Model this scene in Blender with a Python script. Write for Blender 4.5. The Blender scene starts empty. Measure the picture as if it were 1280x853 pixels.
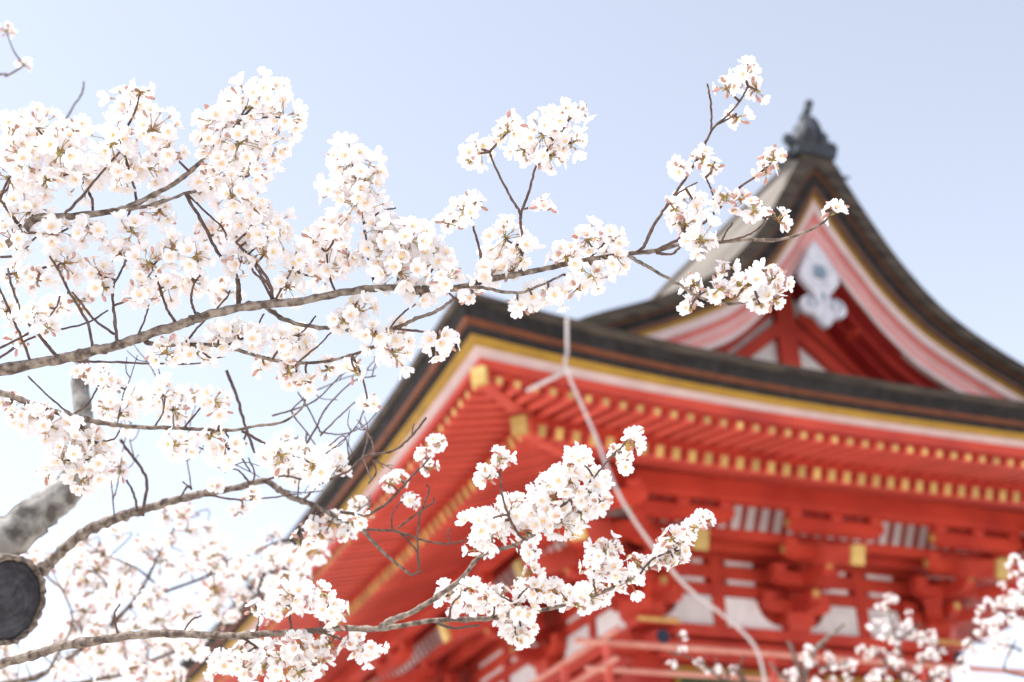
import bpy, math, random
import numpy as np
from mathutils import Vector, Matrix, Euler
random.seed(7); rng = np.random.default_rng(7)
SC = bpy.context.scene
COL = SC.collection
R = math.radians

# ------------------------------------------------------------------ camera
PITCH, ROLL, FPX = 0.4631, -0.0496, 1968.5
EYE = Vector((0, 0, 1.6))
_fw = Vector((0, math.cos(PITCH), math.sin(PITCH)))
_up0 = Vector((0, -math.sin(PITCH), math.cos(PITCH)))
_ri0 = Vector((1, 0, 0))
_ri = _ri0 * math.cos(ROLL) + _up0 * math.sin(ROLL)
_up = _up0 * math.cos(ROLL) - _ri0 * math.sin(ROLL)
cd = bpy.data.cameras.new('camera')
cam = bpy.data.objects.new('camera', cd); COL.objects.link(cam)
cam.matrix_world = Matrix(((_ri.x, _up.x, -_fw.x, EYE.x), (_ri.y, _up.y, -_fw.y, EYE.y), (_ri.z, _up.z, -_fw.z, EYE.z), (0, 0, 0, 1)))
cd.sensor_width = 36; cd.lens = FPX / 1280 * 36
cd.clip_start = 0.05; cd.clip_end = 5000
cd.dof.use_dof = True; cd.dof.focus_distance = 2.6; cd.dof.aperture_fstop = 4.0; cd.dof.aperture_blades = 9
SC.camera = cam
SC.cycles.diffuse_bounces = 8; SC.cycles.max_bounces = 14; SC.cycles.transmission_bounces = 10

# ------------------------------------------------------------------ world, sun, exposure
SUN_DIR = Vector((-0.95, -0.16, 1.58)).normalized()           # towards the sun
elev = math.asin(SUN_DIR.z); azim = math.atan2(SUN_DIR.x, SUN_DIR.y)
w = bpy.data.worlds.new('World'); SC.world = w; w.use_nodes = True
nt = w.node_tree; nt.nodes.clear()
sky = nt.nodes.new('ShaderNodeTexSky'); sky.sky_type = 'NISHITA'; sky.sun_disc = False
sky.sun_elevation = elev; sky.sun_rotation = azim
sky.altitude = 50; sky.air_density = 0.9; sky.dust_density = 0.5; sky.ozone_density = 1.5
bg = nt.nodes.new('ShaderNodeBackground'); bg.inputs['Strength'].default_value = 0.146
out = nt.nodes.new('ShaderNodeOutputWorld')
hs = nt.nodes.new('ShaderNodeHueSaturation'); hs.inputs['Saturation'].default_value = 0.45; hs.inputs['Hue'].default_value = 0.502
nt.links.new(sky.outputs[0], hs.inputs['Color']); nt.links.new(hs.outputs[0], bg.inputs['Color']); nt.links.new(bg.outputs[0], out.inputs['Surface'])
sl = bpy.data.lights.new('sun', 'SUN'); sl.energy = 3.6; sl.angle = R(0.5); sl.color = (1, 0.975, 0.945)
so = bpy.data.objects.new('sun', sl); COL.objects.link(so)
so.rotation_euler = SUN_DIR.to_track_quat('Z', 'Y').to_euler()
vs = SC.view_settings
vs.view_transform = 'Standard'; vs.look = 'None'; vs.gamma = 1; vs.use_curve_mapping = False
vs.exposure = 1.12

# ------------------------------------------------------------------ helpers
def pix(x, y, d):
    a = x - 640; b = y - 426.5
    return EYE + _ri * (a / FPX * d) - _up * (b / FPX * d) + _fw * d

def mat(name, c1, c2=None, rough=0.6, scale=6.0, detail=4, bump=0.0, spec=0.3, stretch=None, metal=0.0, lo=.35, hi=.65):
    m = bpy.data.materials.new(name); m.use_nodes = True
    n = m.node_tree; p = n.nodes['Principled BSDF']
    p.inputs['Roughness'].default_value = rough; p.inputs['Metallic'].default_value = metal
    p.inputs['Specular IOR Level'].default_value = spec
    tc = n.nodes.new('ShaderNodeTexCoord'); mp = n.nodes.new('ShaderNodeMapping')
    if stretch: mp.inputs['Scale'].default_value = stretch
    n.links.new(tc.outputs['Object'], mp.inputs[0])
    nz = n.nodes.new('ShaderNodeTexNoise'); nz.inputs['Scale'].default_value = scale; nz.inputs['Detail'].default_value = detail
    n.links.new(mp.outputs[0], nz.inputs['Vector'])
    rp = n.nodes.new('ShaderNodeValToRGB')
    c2 = c2 or tuple(k * .75 for k in c1)
    rp.color_ramp.elements[0].position = lo; rp.color_ramp.elements[0].color = (*c2, 1)
    rp.color_ramp.elements[1].position = hi; rp.color_ramp.elements[1].color = (*c1, 1)
    n.links.new(nz.outputs['Fac'], rp.inputs[0]); n.links.new(rp.outputs[0], p.inputs['Base Color'])
    if bump:
        bp = n.nodes.new('ShaderNodeBump'); bp.inputs['Strength'].default_value = bump; bp.inputs['Distance'].default_value = 0.01
        n.links.new(nz.outputs['Fac'], bp.inputs['Height']); n.links.new(bp.outputs[0], p.inputs['Normal'])
    return m

def petal_mat(name, col, tr):
    m = bpy.data.materials.new(name); m.use_nodes = True
    n = m.node_tree; n.nodes.clear()
    tc = n.nodes.new('ShaderNodeTexCoord'); nz = n.nodes.new('ShaderNodeTexNoise'); nz.inputs['Scale'].default_value = 35
    rp = n.nodes.new('ShaderNodeValToRGB')
    rp.color_ramp.elements[0].position = .4; rp.color_ramp.elements[0].color = (col[0], col[1] * .985, col[2] * .99, 1)
    rp.color_ramp.elements[1].position = .6; rp.color_ramp.elements[1].color = (*col, 1)
    n.links.new(tc.outputs['Object'], nz.inputs['Vector']); n.links.new(nz.outputs['Fac'], rp.inputs[0])
    df = n.nodes.new('ShaderNodeBsdfDiffuse'); tl = n.nodes.new('ShaderNodeBsdfTranslucent'); mx = n.nodes.new('ShaderNodeMixShader')
    mx.inputs[0].default_value = tr
    n.links.new(rp.outputs[0], df.inputs[0]); n.links.new(rp.outputs[0], tl.inputs[0])
    n.links.new(df.outputs[0], mx.inputs[1]); n.links.new(tl.outputs[0], mx.inputs[2])
    o = n.nodes.new('ShaderNodeOutputMaterial'); n.links.new(mx.outputs[0], o.inputs[0])
    return m

class MB:
    def __init__(s): s.v = []; s.f = []; s.m = []
    def add(s, vs, fs, m=0):
        k = len(s.v); s.v.extend([tuple(p) for p in vs]); s.f.extend([tuple(i + k for i in f) for f in fs]); s.m.extend([m] * len(fs))
    def box(s, x0, x1, y0, y1, z0, z1, m=0):
        s.add([(x0, y0, z0), (x1, y0, z0), (x1, y1, z0), (x0, y1, z0), (x0, y0, z1), (x1, y0, z1), (x1, y1, z1), (x0, y1, z1)],
              [(3, 2, 1, 0), (4, 5, 6, 7), (0, 1, 5, 4), (1, 2, 6, 5), (2, 3, 7, 6), (3, 0, 4, 7)], m)
    def beam(s, a, b, w, h, m=0, up=(0, 0, 1)):
        a = Vector(a); b = Vector(b); d = (b - a).normalized(); sx = d.cross(Vector(up)).normalized(); u = sx.cross(d)
        vs = []
        for p in (a, b):
            for i, j in ((-1, -1), (1, -1), (1, 1), (-1, 1)): vs.append(p + sx * (i * w / 2) + u * (j * h / 2))
        s.add(vs, [(3, 2, 1, 0), (4, 5, 6, 7), (0, 1, 5, 4), (1, 2, 6, 5), (2, 3, 7, 6), (3, 0, 4, 7)], m)
    def tube(s, pts, rad, n=8, m=0, cap=True):
        pts = [Vector(p) for p in pts]; k0 = len(s.v); N = len(pts)
        t = (pts[1] - pts[0]).normalized(); a = t.orthogonal().normalized()
        for i, p in enumerate(pts):
            t = (pts[min(i + 1, N - 1)] - pts[max(i - 1, 0)]).normalized()
            a = (a - t * a.dot(t)).normalized(); b = t.cross(a); r = rad[i] if hasattr(rad, '__len__') else rad
            for j in range(n):
                q = 2 * math.pi * j / n; s.v.append(tuple(p + (a * math.cos(q) + b * math.sin(q)) * r))
        for i in range(N - 1):
            for j in range(n):
                s.f.append((k0 + i * n + j, k0 + i * n + (j + 1) % n, k0 + (i + 1) * n + (j + 1) % n, k0 + (i + 1) * n + j)); s.m.append(m)
        if cap:
            s.f.append(tuple(k0 + j for j in range(n))[::-1]); s.m.append(m)
            s.f.append(tuple(k0 + (N - 1) * n + j for j in range(n))); s.m.append(m)
    def prism(s, poly, y0, y1, m=0):      # outline in x,z extruded along y
        n = len(poly)
        s.add([(x, y0, z) for x, z in poly] + [(x, y1, z) for x, z in poly],
              [tuple(range(n)), tuple(range(2 * n - 1, n - 1, -1))] + [(i, i + n, (i + 1) % n + n, (i + 1) % n) for i in range(n)], m)
    def ball(s, c, r, m=0, n=8, k=6):
        c = Vector(c); r = r if hasattr(r, '__len__') else (r, r, r)
        vs = []; fs = []
        for i in range(k + 1):
            th = math.pi * i / k
            for j in range(n):
                ph = 2 * math.pi * j / n
                vs.append((c.x + r[0] * math.sin(th) * math.cos(ph), c.y + r[1] * math.sin(th) * math.sin(ph), c.z + r[2] * math.cos(th)))
        for i in range(k):
            for j in range(n): fs.append((i * n + j, i * n + (j + 1) % n, (i + 1) * n + (j + 1) % n, (i + 1) * n + j))
        s.add(vs, fs, m)
    def grid(s, P, m=0):
        nr = len(P); nc = len(P[0])
        s.add([p for r in P for p in r], [(i * nc + j, i * nc + j + 1, (i + 1) * nc + j + 1, (i + 1) * nc + j) for i in range(nr - 1) for j in range(nc - 1)], m)
    def mesh(s, name, mats, smooth=False):
        me = bpy.data.meshes.new(name); me.from_pydata(s.v, [], s.f)
        for m in (mats if isinstance(mats, (list, tuple)) else [mats]): me.materials.append(m)
        me.polygons.foreach_set('material_index', s.m)
        if smooth: me.polygons.foreach_set('use_smooth', [True] * len(s.f))
        me.update(); return me
    def build(s, name, mats, parent=None, smooth=False):
        return link(name, s.mesh(name, mats, smooth), parent)

def link(name, me, parent=None, loc=None, rot=None):
    o = bpy.data.objects.new(name, me); COL.objects.link(o); o.parent = parent
    if loc is not None: o.location = loc
    if rot is not None: o.rotation_euler = rot
    return o
def tag(o, label=None, cat=None, group=None, kind=None):
    for k, v in (('label', label), ('category', cat), ('group', group), ('kind', kind)):
        if v: o[k] = v
    return o
def bevel(o, wd=0.01):
    b = o.modifiers.new('bevel', 'BEVEL'); b.width = wd; b.segments = 2; b.limit_method = 'ANGLE'
    return o
def crom(P, n):
    P = np.array(P, float); Q = np.vstack([2 * P[0] - P[1], P, 2 * P[-1] - P[-2]]); o = []
    for i in range(1, len(Q) - 2):
        for k in range(n):
            t = k / n; a, b, c, d = Q[i - 1], Q[i], Q[i + 1], Q[i + 2]
            o.append(.5 * ((2 * b) + (c - a) * t + (2 * a - 5 * b + 4 * c - d) * t * t + (-a + 3 * b - 3 * c + d) * t ** 3))
    o.append(P[-1]); return np.array(o)

# ------------------------------------------------------------------ materials
M = dict(
    red=mat('vermilion paint', (.54, .056, .030), (.34, .026, .018), .6, 1.3, 8, bump=.1, lo=.28, hi=.66),
    redrib=mat('vermilion rafter paint', (.64, .10, .068), (.52, .066, .046), .55, 3),
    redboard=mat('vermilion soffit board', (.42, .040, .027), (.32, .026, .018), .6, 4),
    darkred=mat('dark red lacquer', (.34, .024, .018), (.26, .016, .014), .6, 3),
    pink=mat('pale pink board', (.56, .25, .235), (.52, .20, .19), .6, 2),  # pale pink of the inner gable moulding
    mutedred=mat('muted red moulding', (.52, .14, .125), (.46, .11, .10), .6, 3),  # red toned down towards pink
    white=mat('white plaster', (.78, .76, .76), (.68, .66, .67), .8, 5, bump=.05),
    whitecove=mat('white lime coving', (.90, .89, .89), (.84, .82, .83), .8, 5),
    whitewood=mat('shade-toned white carving', (.54, .52, .56), (.38, .36, .41), .75, 7, 8, .2, lo=.3, hi=.6),  # lavender grey takes the shading of the white carving into the colour
    whitetrim=mat('white eave board', (.53, .40, .385), (.46, .33, .32), .7, 3),
    yellow=mat('yellow ochre board', (.34, .19, .020), (.27, .145, .016), .6, 4),
    gold=mat('gilt metal', (.66, .45, .14), (.54, .35, .09), .5, 9, spec=.4),
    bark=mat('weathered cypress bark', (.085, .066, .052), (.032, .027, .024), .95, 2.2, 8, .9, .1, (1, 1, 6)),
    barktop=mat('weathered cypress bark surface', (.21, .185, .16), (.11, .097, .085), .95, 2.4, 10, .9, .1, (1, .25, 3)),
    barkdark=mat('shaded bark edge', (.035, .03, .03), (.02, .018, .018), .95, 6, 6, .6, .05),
    railsunlit=mat('sunlit railing paint', (.64, .30, .23), (.56, .21, .16), .6, 4),  # pale red puts the sun on the upper rails into the colour
    browndark=mat('dark verge timber', (.11, .045, .022), (.075, .03, .018), .7, 5, 6),
    brown=mat('brown eave timber', (.15, .042, .014), (.10, .03, .012), .7, 5, 6),
    tile=mat('grey ridge tile', (.045, .05, .06), (.028, .03, .038), .6, 5, 5, .3),
    blue=mat('dark blue metal', (.02, .03, .06), (.01, .02, .04), .5, 8),
    bluegrey=mat('blue grey boss', (.22, .27, .34), (.14, .18, .24), .6, 12),
    green=mat('green lattice paint', (.05, .16, .06), (.04, .11, .05), .6, 6),
    cable=mat('pale cable sheath', (.56, .48, .46), (.46, .40, .39), .6, 10),
    stone=mat('granite', (.42, .40, .37), (.33, .31, .29), .85, 4, 8, .2),
    ground=mat('pale gravel ground', (.64, .60, .54), (.54, .50, .45), .95, 3, 10, .3),
    treebark=mat('cherry bark', (.29, .235, .195), (.085, .062, .052), .85, 70, 7, .8, .15, (1, 1, 1), lo=.38, hi=.62),  # strong mottling stands for lenticels and for dappled light
    twigbark=mat('cherry twig bark', (.15, .10, .08), (.07, .045, .04), .8, 90, 5, .4, .15),
    greybark=mat('lichen spotted bark', (.34, .32, .295), (.10, .088, .08), .9, 22, 8, .8, .1, lo=.38, hi=.62),
    sawn=mat('weathered sawn wood', (.12, .105, .11), (.03, .027, .03), .9, 26, 10, .9, .2),
    petal=petal_mat('cherry petal', (.91, .90, .905), .5),
    petalpink=petal_mat('pink cherry petal', (.90, .87, .88), .5),
    stamen=mat('stamens', (.84, .66, .26), (.80, .48, .26), .7, 200),
    calyx=mat('red brown calyx', (.46, .24, .18), (.36, .27, .13), .6, 120),
    stalk=mat('green flower stalk', (.34, .32, .10), (.32, .16, .09), .6, 60),
    bud=mat('pink bud', (.58, .33, .30), (.42, .22, .17), .6, 80),
    leaf=mat('young bronze leaf', (.30, .24, .04), (.28, .10, .04), .6, 60),
)

def vary(m, lo, hi):
    n = m.node_tree; p = n.nodes['Principled BSDF']; src = p.inputs['Base Color'].links[0].from_socket
    oi_ = n.nodes.new('ShaderNodeObjectInfo'); mr = n.nodes.new('ShaderNodeMapRange'); mr.inputs['To Min'].default_value = lo; mr.inputs['To Max'].default_value = hi
    hv = n.nodes.new('ShaderNodeHueSaturation')
    n.links.new(oi_.outputs['Random'], mr.inputs['Value']); n.links.new(mr.outputs[0], hv.inputs['Value']); n.links.new(src, hv.inputs['Color']); n.links.new(hv.outputs[0], p.inputs['Base Color'])
vary(M['gold'], .55, 1.0); vary(M['redrib'], .82, 1.08); vary(M['white'], .85, 1.05)
def ring_wood():
    m = mat('sawn wood with rings', (.066, .064, .074), (.03, .029, .034), .9, 26, 10, .8, .2); n = m.node_tree; p = n.nodes['Principled BSDF']
    src = p.inputs['Base Color'].links[0].from_socket
    wv = n.nodes.new('ShaderNodeTexWave'); wv.wave_type = 'RINGS'; wv.rings_direction = 'SPHERICAL'; wv.inputs['Scale'].default_value = 22; wv.inputs['Distortion'].default_value = 5; wv.inputs['Detail'].default_value = 3
    tc = n.nodes.new('ShaderNodeTexCoord'); n.links.new(tc.outputs['Object'], wv.inputs['Vector'])
    mx = n.nodes.new('ShaderNodeMix'); mx.data_type = 'RGBA'; mx.blend_type = 'MULTIPLY'; mx.inputs[0].default_value = .16
    n.links.new(src, mx.inputs[6]); n.links.new(wv.outputs['Color'], mx.inputs[7]); n.links.new(mx.outputs[2], p.inputs['Base Color']); return m
M['sawn'] = ring_wood()
# ------------------------------------------------------------------ ground
g = MB(); g.grid([[(-400 + 100 * i, -200 + 100 * j, 0) for i in range(9)] for j in range(9)])
tag(g.build('ground', M['ground']), 'pale gravel temple ground below the gate and trees', 'ground', kind='structure')

# ------------------------------------------------------------------ temple gate
TH = R(23.5647)
gate = bpy.data.objects.new('temple_gate', None); COL.objects.link(gate)
gate.location = (3.9617, 22.9823, 0); gate.rotation_euler = (0, 0, TH)
tag(gate, 'red temple gate with dark cypress bark roof, white gable pendant and gold tipped rafters', 'temple gate')
G = 1.6                                    # eye height above the ground
W2, B2 = 2.5, 5.0                          # half width, half length of the upper wall
E1, Z1, E2, Z2, E3, Z3 = 3.008, 7.631 + G, 3.95, 7.691 + G, 4.35, 8.44 + G
def lift_of(e):
    return float(np.interp(e, (0, 3.0, 3.95, 4.35), (0, .153, .218, .41)))
def EP(side, k, e, z):                     # a point of the eave: k in -1..1 along the side
    L = lift_of(e) * abs(k) ** 2.5
    if side == 'front': return (k * (W2 + e), -e, z + L)
    if side == 'back': return (-k * (W2 + e), 2 * B2 + e, z + L)
    if side == 'left': return (-W2 - e, B2 - k * (B2 + e), z + L)
    return (W2 + e, B2 + k * (B2 + e), z + L)
SIDES = ('left', 'front', 'right', 'back')
def eave_sweep(name, prof, m, parent, n=48):
    b = MB()
    for sd in SIDES:
        ks = np.sin(np.linspace(-1, 1, n + 1) * math.pi / 2)
        b.grid([[EP(sd, k, e, z + G) for e, z in prof] for k in ks])
    return b.build(name, m, parent)

# roof top surface
PR = crom([(0, 13.62), (.29, 13.48), (.52, 13.1), (.90, 12.45), (1.38, 11.75), (2.07, 11.05), (3.02, 10.50), (4.25, 9.95), (5.3, 9.27), (6.2, 8.79), (6.85, 8.44)], 8)
def prof(x): return float(np.interp(x, PR[:, 0], PR[:, 1])) + G
HS = W2 + E3
TG = -2.14
def roof_pt(s, t):
    ds = HS - abs(s); dt = min(t + E3, 2 * B2 + E3 - t)
    d = min(ds, dt) if dt < (TG + E3) + 1e-6 or ds < dt else ds
    L = .41 * max(abs(s / HS), abs((t - B2) / (B2 + E3))) ** 2.5
    L = .41 * (abs((t - B2) / (B2 + E3)) if ds <= dt else abs(s / HS)) ** 2.5
    return (s, t, prof(HS - d) + L * max(0, 1 - d / 2.6) ** 2)
roof = MB()
DG = TG + E3
SK = .345                                  # the end skirts rise more gently than the long slopes
GSH = .15
def gsh(x): return x + GSH * max(0, 1 - abs(x) / 5.6)      # the gable stands a little off the middle of the eave
def side_z(s, t):
    ds = HS - abs(s)
    return prof(abs(s)) + .41 * abs((t - B2) / (B2 + E3)) ** 2.5 * max(0, 1 - ds / 2.6) ** 2
def skirt_z(s, d): return Z3 + SK * d + .012 * d * d + .41 * abs(s / HS) ** 2.5 * max(0, 1 - d / 2.6) ** 2
for sg in (-1, 1):
    xs = list(np.linspace(0, .6, 6)) + list(np.linspace(.75, HS, 34))
    roof.grid([[(gsh(sg * x), t, side_z(x, t)) for x in xs] for t in np.linspace(TG, 2 * B2 - TG, 25)])
for far in (0, 1):
    rows = []
    for d in list(np.linspace(0, DG, 22)) + list(np.linspace(DG + .05, 3.6, 8)):
        t = -E3 + d; row = []
        for q in np.sin(np.linspace(-1, 1, 91) * math.pi / 2):
            x = q * (HS if d <= DG + 1e-6 else 5.15)
            z = min(side_z(x, t), skirt_z(x, d)) if d <= DG + 1e-6 else skirt_z(x, d)
            row.append((x, 2 * B2 - t if far else t, z))
        rows.append(row)
    roof.grid(rows[:22]); roof.grid(rows[22:])
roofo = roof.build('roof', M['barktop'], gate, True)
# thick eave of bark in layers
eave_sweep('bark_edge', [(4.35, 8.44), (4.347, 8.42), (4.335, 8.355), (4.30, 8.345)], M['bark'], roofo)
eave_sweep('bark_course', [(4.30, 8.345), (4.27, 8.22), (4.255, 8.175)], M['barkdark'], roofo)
eave_sweep('eave_lath', [(4.259, 8.176), (4.25, 8.13), (4.21, 8.125)], M['brown'], roofo)
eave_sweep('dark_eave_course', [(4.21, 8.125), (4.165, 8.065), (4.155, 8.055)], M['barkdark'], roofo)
eave_sweep('yellow_eave_board', [(4.155, 8.055), (4.085, 7.995), (4.07, 7.992)], M['yellow'], roofo)
eave_sweep('white_eave_board', [(4.07, 7.992), (4.00, 7.93), (3.985, 7.928)], M['whitetrim'], roofo)
eave_sweep('red_eave_board', [(3.985, 7.928), (3.95, 7.765), (3.85, 7.765)], M['red'], roofo)
# soffit boards and the beam between the two rafter rows
SL1, SL2 = .36, .20
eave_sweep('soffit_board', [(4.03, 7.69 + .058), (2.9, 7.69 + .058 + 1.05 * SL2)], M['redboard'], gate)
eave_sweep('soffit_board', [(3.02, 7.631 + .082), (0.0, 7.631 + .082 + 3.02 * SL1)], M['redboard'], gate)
eave_sweep('rafter_beam', [(2.86, 7.90), (3.0, 7.88), (3.0, 7.715), (2.86, 7.72)], M['red'], gate)

# rafters: the 100 of each row that show largest are parts of their own, the rest one part
def rafter_mesh(name, w_, h_, ln, m, capm):
    cw, chh = (w_ * .62, h_ * .66) if h_ < .15 else (w_ * .72, h_ * .78)
    b = MB(); b.box(-w_ / 2, w_ / 2, 0, ln, -h_ / 2, h_ / 2)
    c = MB(); c.box(-cw / 2, cw / 2, -.014, .02, -chh / 2, chh / 2)
    return b.mesh(name, m), c.mesh('rafter_cap', capm)
def rafter_row(name, e, z, w_, h_, ln, slope, ex):
    me, ce = rafter_mesh(name, w_, h_, 1.0, M['redrib'], M['gold'])
    pos = []
    for sd, half in (('front', W2), ('left', B2)):
        S = half + e - .22; n = int(round(2 * S / .233))
        for i in range(n + 1): pos.append((sd, -S + 2 * S * i / n, half))
    def key(q):
        sd, a, half = q
        p = Vector(EP(sd, a / (half + e), e, z)); p = gate_mat @ p
        return (p - EYE).length + (0 if abs(p.x / max(p.y, .1)) < .36 else 30)
    pos.sort(key=key)
    rest, restc = MB(), MB()
    for i, (sd, a, half) in enumerate(pos):
        p = EP(sd, a / (half + e), e, z)
        ein = max(e - ln, abs(a) - half + .05)
        L = max(.08, e - ein)
        # the rafter rises inwards; under the lifted corner it is a little steeper or flatter
        dz = slope * L + (lift_of(ein) - lift_of(e)) * min(1, abs(a / (half + e))) ** 2.5 * .3
        ang = math.atan2(dz, L); ln3 = math.hypot(L, dz)
        rot = (ang, 0, 0 if sd == 'front' else -math.pi / 2)
        if i < 100:
            o = link(name, me, gate, p, rot); o.scale = (1, ln3, 1)
            c = link('rafter_cap', ce, o); c.scale = (1, 1 / ln3, 1)
        else:
            mm = Matrix.Translation(p) @ Euler(rot).to_matrix().to_4x4()
            for src, dst, sy in ((me, rest, ln3), (ce, restc, 1)):
                dst.add([mm @ Vector((v.co.x, v.co.y * sy, v.co.z)) for v in src.vertices], [tuple(f.vertices) for f in src.polygons])
    if rest.v:
        r = rest.build(name + 's_beyond', M['redrib'], gate); tag(r, kind='stuff')
        tag(restc.build('rafter_caps_beyond', M['gold'], r), kind='stuff')
gate_mat = Matrix.Translation(gate.location) @ Euler((0, 0, TH)).to_matrix().to_4x4()
rafter_row('flying_rafter', E2 + .015, Z2, .115, .115, 1.2, SL2, 0)
rafter_row('base_rafter', E1, Z1, .13, .18, 3.0, SL1, 0)

# hip rafters at the corners
for sx, sy in ((-1, 0), (1, 0), (-1, 1), (1, 1)):
    def cp(e, z): return (sx * (W2 + e), (-e if not sy else 2 * B2 + e), z + G)
    for e0, z0, e1, z1, w_, h_ in ((0.0, 8.55, 3.17, 7.73, .18, .22), (2.6, 8.06, 4.03, 7.90, .165, .20)):
        b = MB(); b.beam(cp(e0, z0), cp(e1, z1), w_, h_); o = bevel(b.build('hip_rafter', M['redrib'], gate))
        c = MB(); d = (Vector(cp(e1, z1)) - Vector(cp(e0, z0))).normalized()
        c.beam(Vector(cp(e1, z1)) - d * .07, Vector(cp(e1, z1)) + d * .015, w_ + .012, h_ + .012); c.build('rafter_cap', M['gold'], o)

# purlin beams that carry the rafters
b = MB()
def ring_beam(b, e, z0, z1, th, m=0, ext=0):
    b.box(-W2 - e - ext, W2 + e + ext, -e - th / 2, -e + th / 2, z0 + G, z1 + G, m)
    b.box(-W2 - e - ext, W2 + e + ext, 2 * B2 + e - th / 2, 2 * B2 + e + th / 2, z0 + G, z1 + G, m)
    for sx in (-1, 1): b.box(sx * (W2 + e) - th / 2, sx * (W2 + e) + th / 2, -e + th / 2 + .002, 2 * B2 + e - th / 2 - .002, z0 + G, z1 + G, m)
ring_beam(b, 1.5, 7.74, 8.05, .24); bevel(b.build('purlin', M['red'], gate), .02)

# upper wall: boards, beams, plaster panels
wl = MB(); wl.box(-W2, W2, .06, 2 * B2 - .06, 4.4 + G, 8.5 + G); wall = wl.build('upper_wall', M['red'], gate)
def on_wall(b, side, x0, x1, z0, z1, d0, d1, m=0):     # a box standing d1 proud of a wall
    if side == 'front': b.box(x0, x1, -d1, -d0, z0 + G, z1 + G, m)
    else: b.box(-W2 - d1, -W2 - d0, x0, x1, z0 + G, z1 + G, m)
for nm, z0, z1, pr in (('head_beam', 5.84, 6.16, .10), ('plate_beam', 6.2, 6.37, .17), ('tie_beam', 6.87, 7.045, .06), ('tie_beam', 7.125, 7.335, .06), ('tie_beam', 7.415, 7.68, .08)):
    for sd, x0, x1, d0 in (('front', -W2, W2, -.08), ('left', .1, 2 * B2, 0)):
        b = MB(); on_wall(b, sd, x0, x1, z0, z1, d0, pr); bevel(b.build(nm, M['red'], gate), .012)
def panel_poly(c, sg, x_in=.10, x_top=.60, x_bot=1.06, z0=6.385, z1=6.855):
    P = [(c + sg * x_in, z0 + G), (c + sg * (x_bot - .03), z0 + G), (c + sg * x_bot, z0 + .04 + G), (c + sg * (x_bot - .03), z0 + .09 + G)]
    for i in range(1, 9):                      # concave haunch, then a rounded shoulder
        q = i / 8 * math.pi / 2
        P.append((c + sg * (x_bot - .03 - (x_bot - x_top - .11) * math.sin(q)), z0 + .09 + G + (z1 - z0 - .17) * (1 - math.cos(q))))
    for i in range(1, 6):
        q = i / 5 * math.pi / 2; P.append((c + sg * (x_top + .08 - .08 * (1 - math.cos(q))) , z1 - .08 + G + .08 * math.sin(q)))
    P.append((c + sg * x_in, z1 + G)); return P
BAYF = [-1.25, 1.25]; LB = (0, 3.1, 6.9, 10); BAYL = [(LB[i] + LB[i + 1]) / 2 for i in range(3)]
for c in BAYF:
    for sg in (-1, 1):
        b = MB(); b.prism(panel_poly(c, sg), -.035, .05); b.build('plaster_panel', M['white'], gate)
        for z0, z1 in ((7.045, 7.125), (7.335, 7.415)):
            b = MB(); x = sorted((c + sg * .2, c + sg * .66)); b.box(x[0], x[1], -.03, .05, z0 + G, z1 + G); b.build('plaster_strip', M['white'], gate)
for i, c in enumerate(BAYL):
    wd = (LB[i + 1] - LB[i]) / 2
    for sg in (-1, 1):
        p = panel_poly(c, sg, .12, wd - .62, wd - .2); b = MB(); n = len(p)
        b.add([(-W2 - .035, x, z) for x, z in p] + [(-W2 + .05, x, z) for x, z in p], [tuple(range(n)), tuple(range(2 * n - 1, n - 1, -1))] + [(k, k + n, (k + 1) % n + n, (k + 1) % n) for k in range(n)])
        b.build('plaster_panel', M['white'], gate)
        for z0, z1 in ((7.045, 7.125), (7.335, 7.415)):
            b = MB(); x = sorted((c + sg * .2, c + sg * (wd - .62))); on_wall(b, 'left', x[0], x[1], z0, z1, -.05, .03); b.build('plaster_strip', M['white'], gate)
# struts at the bay centres
for c in BAYF:
    b = MB(); on_wall(b, 'front', c - .10, c + .10, 6.37, 7.7, -.05, .075); bevel(b.build('strut', M['red'], gate))
for c in BAYL:
    b = MB(); on_wall(b, 'left', c - .10, c + .10, 6.37, 7.7, -.05, .075); bevel(b.build('strut', M['red'], gate))
# sloping plaster coving with red ribs under the eave
b = MB()
b.add([(-W2 - .46, -.46, 7.60 + G), (W2 + .46, -.46, 7.60 + G), (W2 + .78, -.78, 8.14 + G), (-W2 - .78, -.78, 8.14 + G)], [(0, 1, 2, 3)])
b.add([(-W2 - .46, -.46, 7.60 + G), (-W2 - .46, 2 * B2 + .46, 7.60 + G), (-W2 - .78, 2 * B2 + .78, 8.14 + G), (-W2 - .78, -.78, 8.14 + G)], [(0, 1, 2, 3)])
cove = b.build('coving', M['whitecove'], gate)
for nm, e, z0, z1 in (('coving_rail', .47, 7.40, 7.68), ('coving_rail', .76, 8.09, 8.2)):
    b = MB(); ring_beam(b, e, z0, z1, .14); b.build(nm, M['red'], cove)
b = MB(); ring_beam(b, .95, 7.42, 7.54, .13); b.build('tie_beam', M['red'], gate)
xs = [-W2 - .4 + .235 * i for i in range(25)]
for x in xs:
    b = MB(); b.beam((x, -.44, 7.60 + G), (x, -.77, 8.14 + G), .085, .05); b.build('coving_rib', M['red'], cove)
b = MB()
for i in range(44): b.beam((-W2 - .44, -.2 + .235 * i, 7.60 + G), (-W2 - .77, -.2 + .235 * i, 8.14 + G), .085, .05)
tag(b.build('coving_ribs_along_side', M['red'], cove), kind='stuff')

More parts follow.
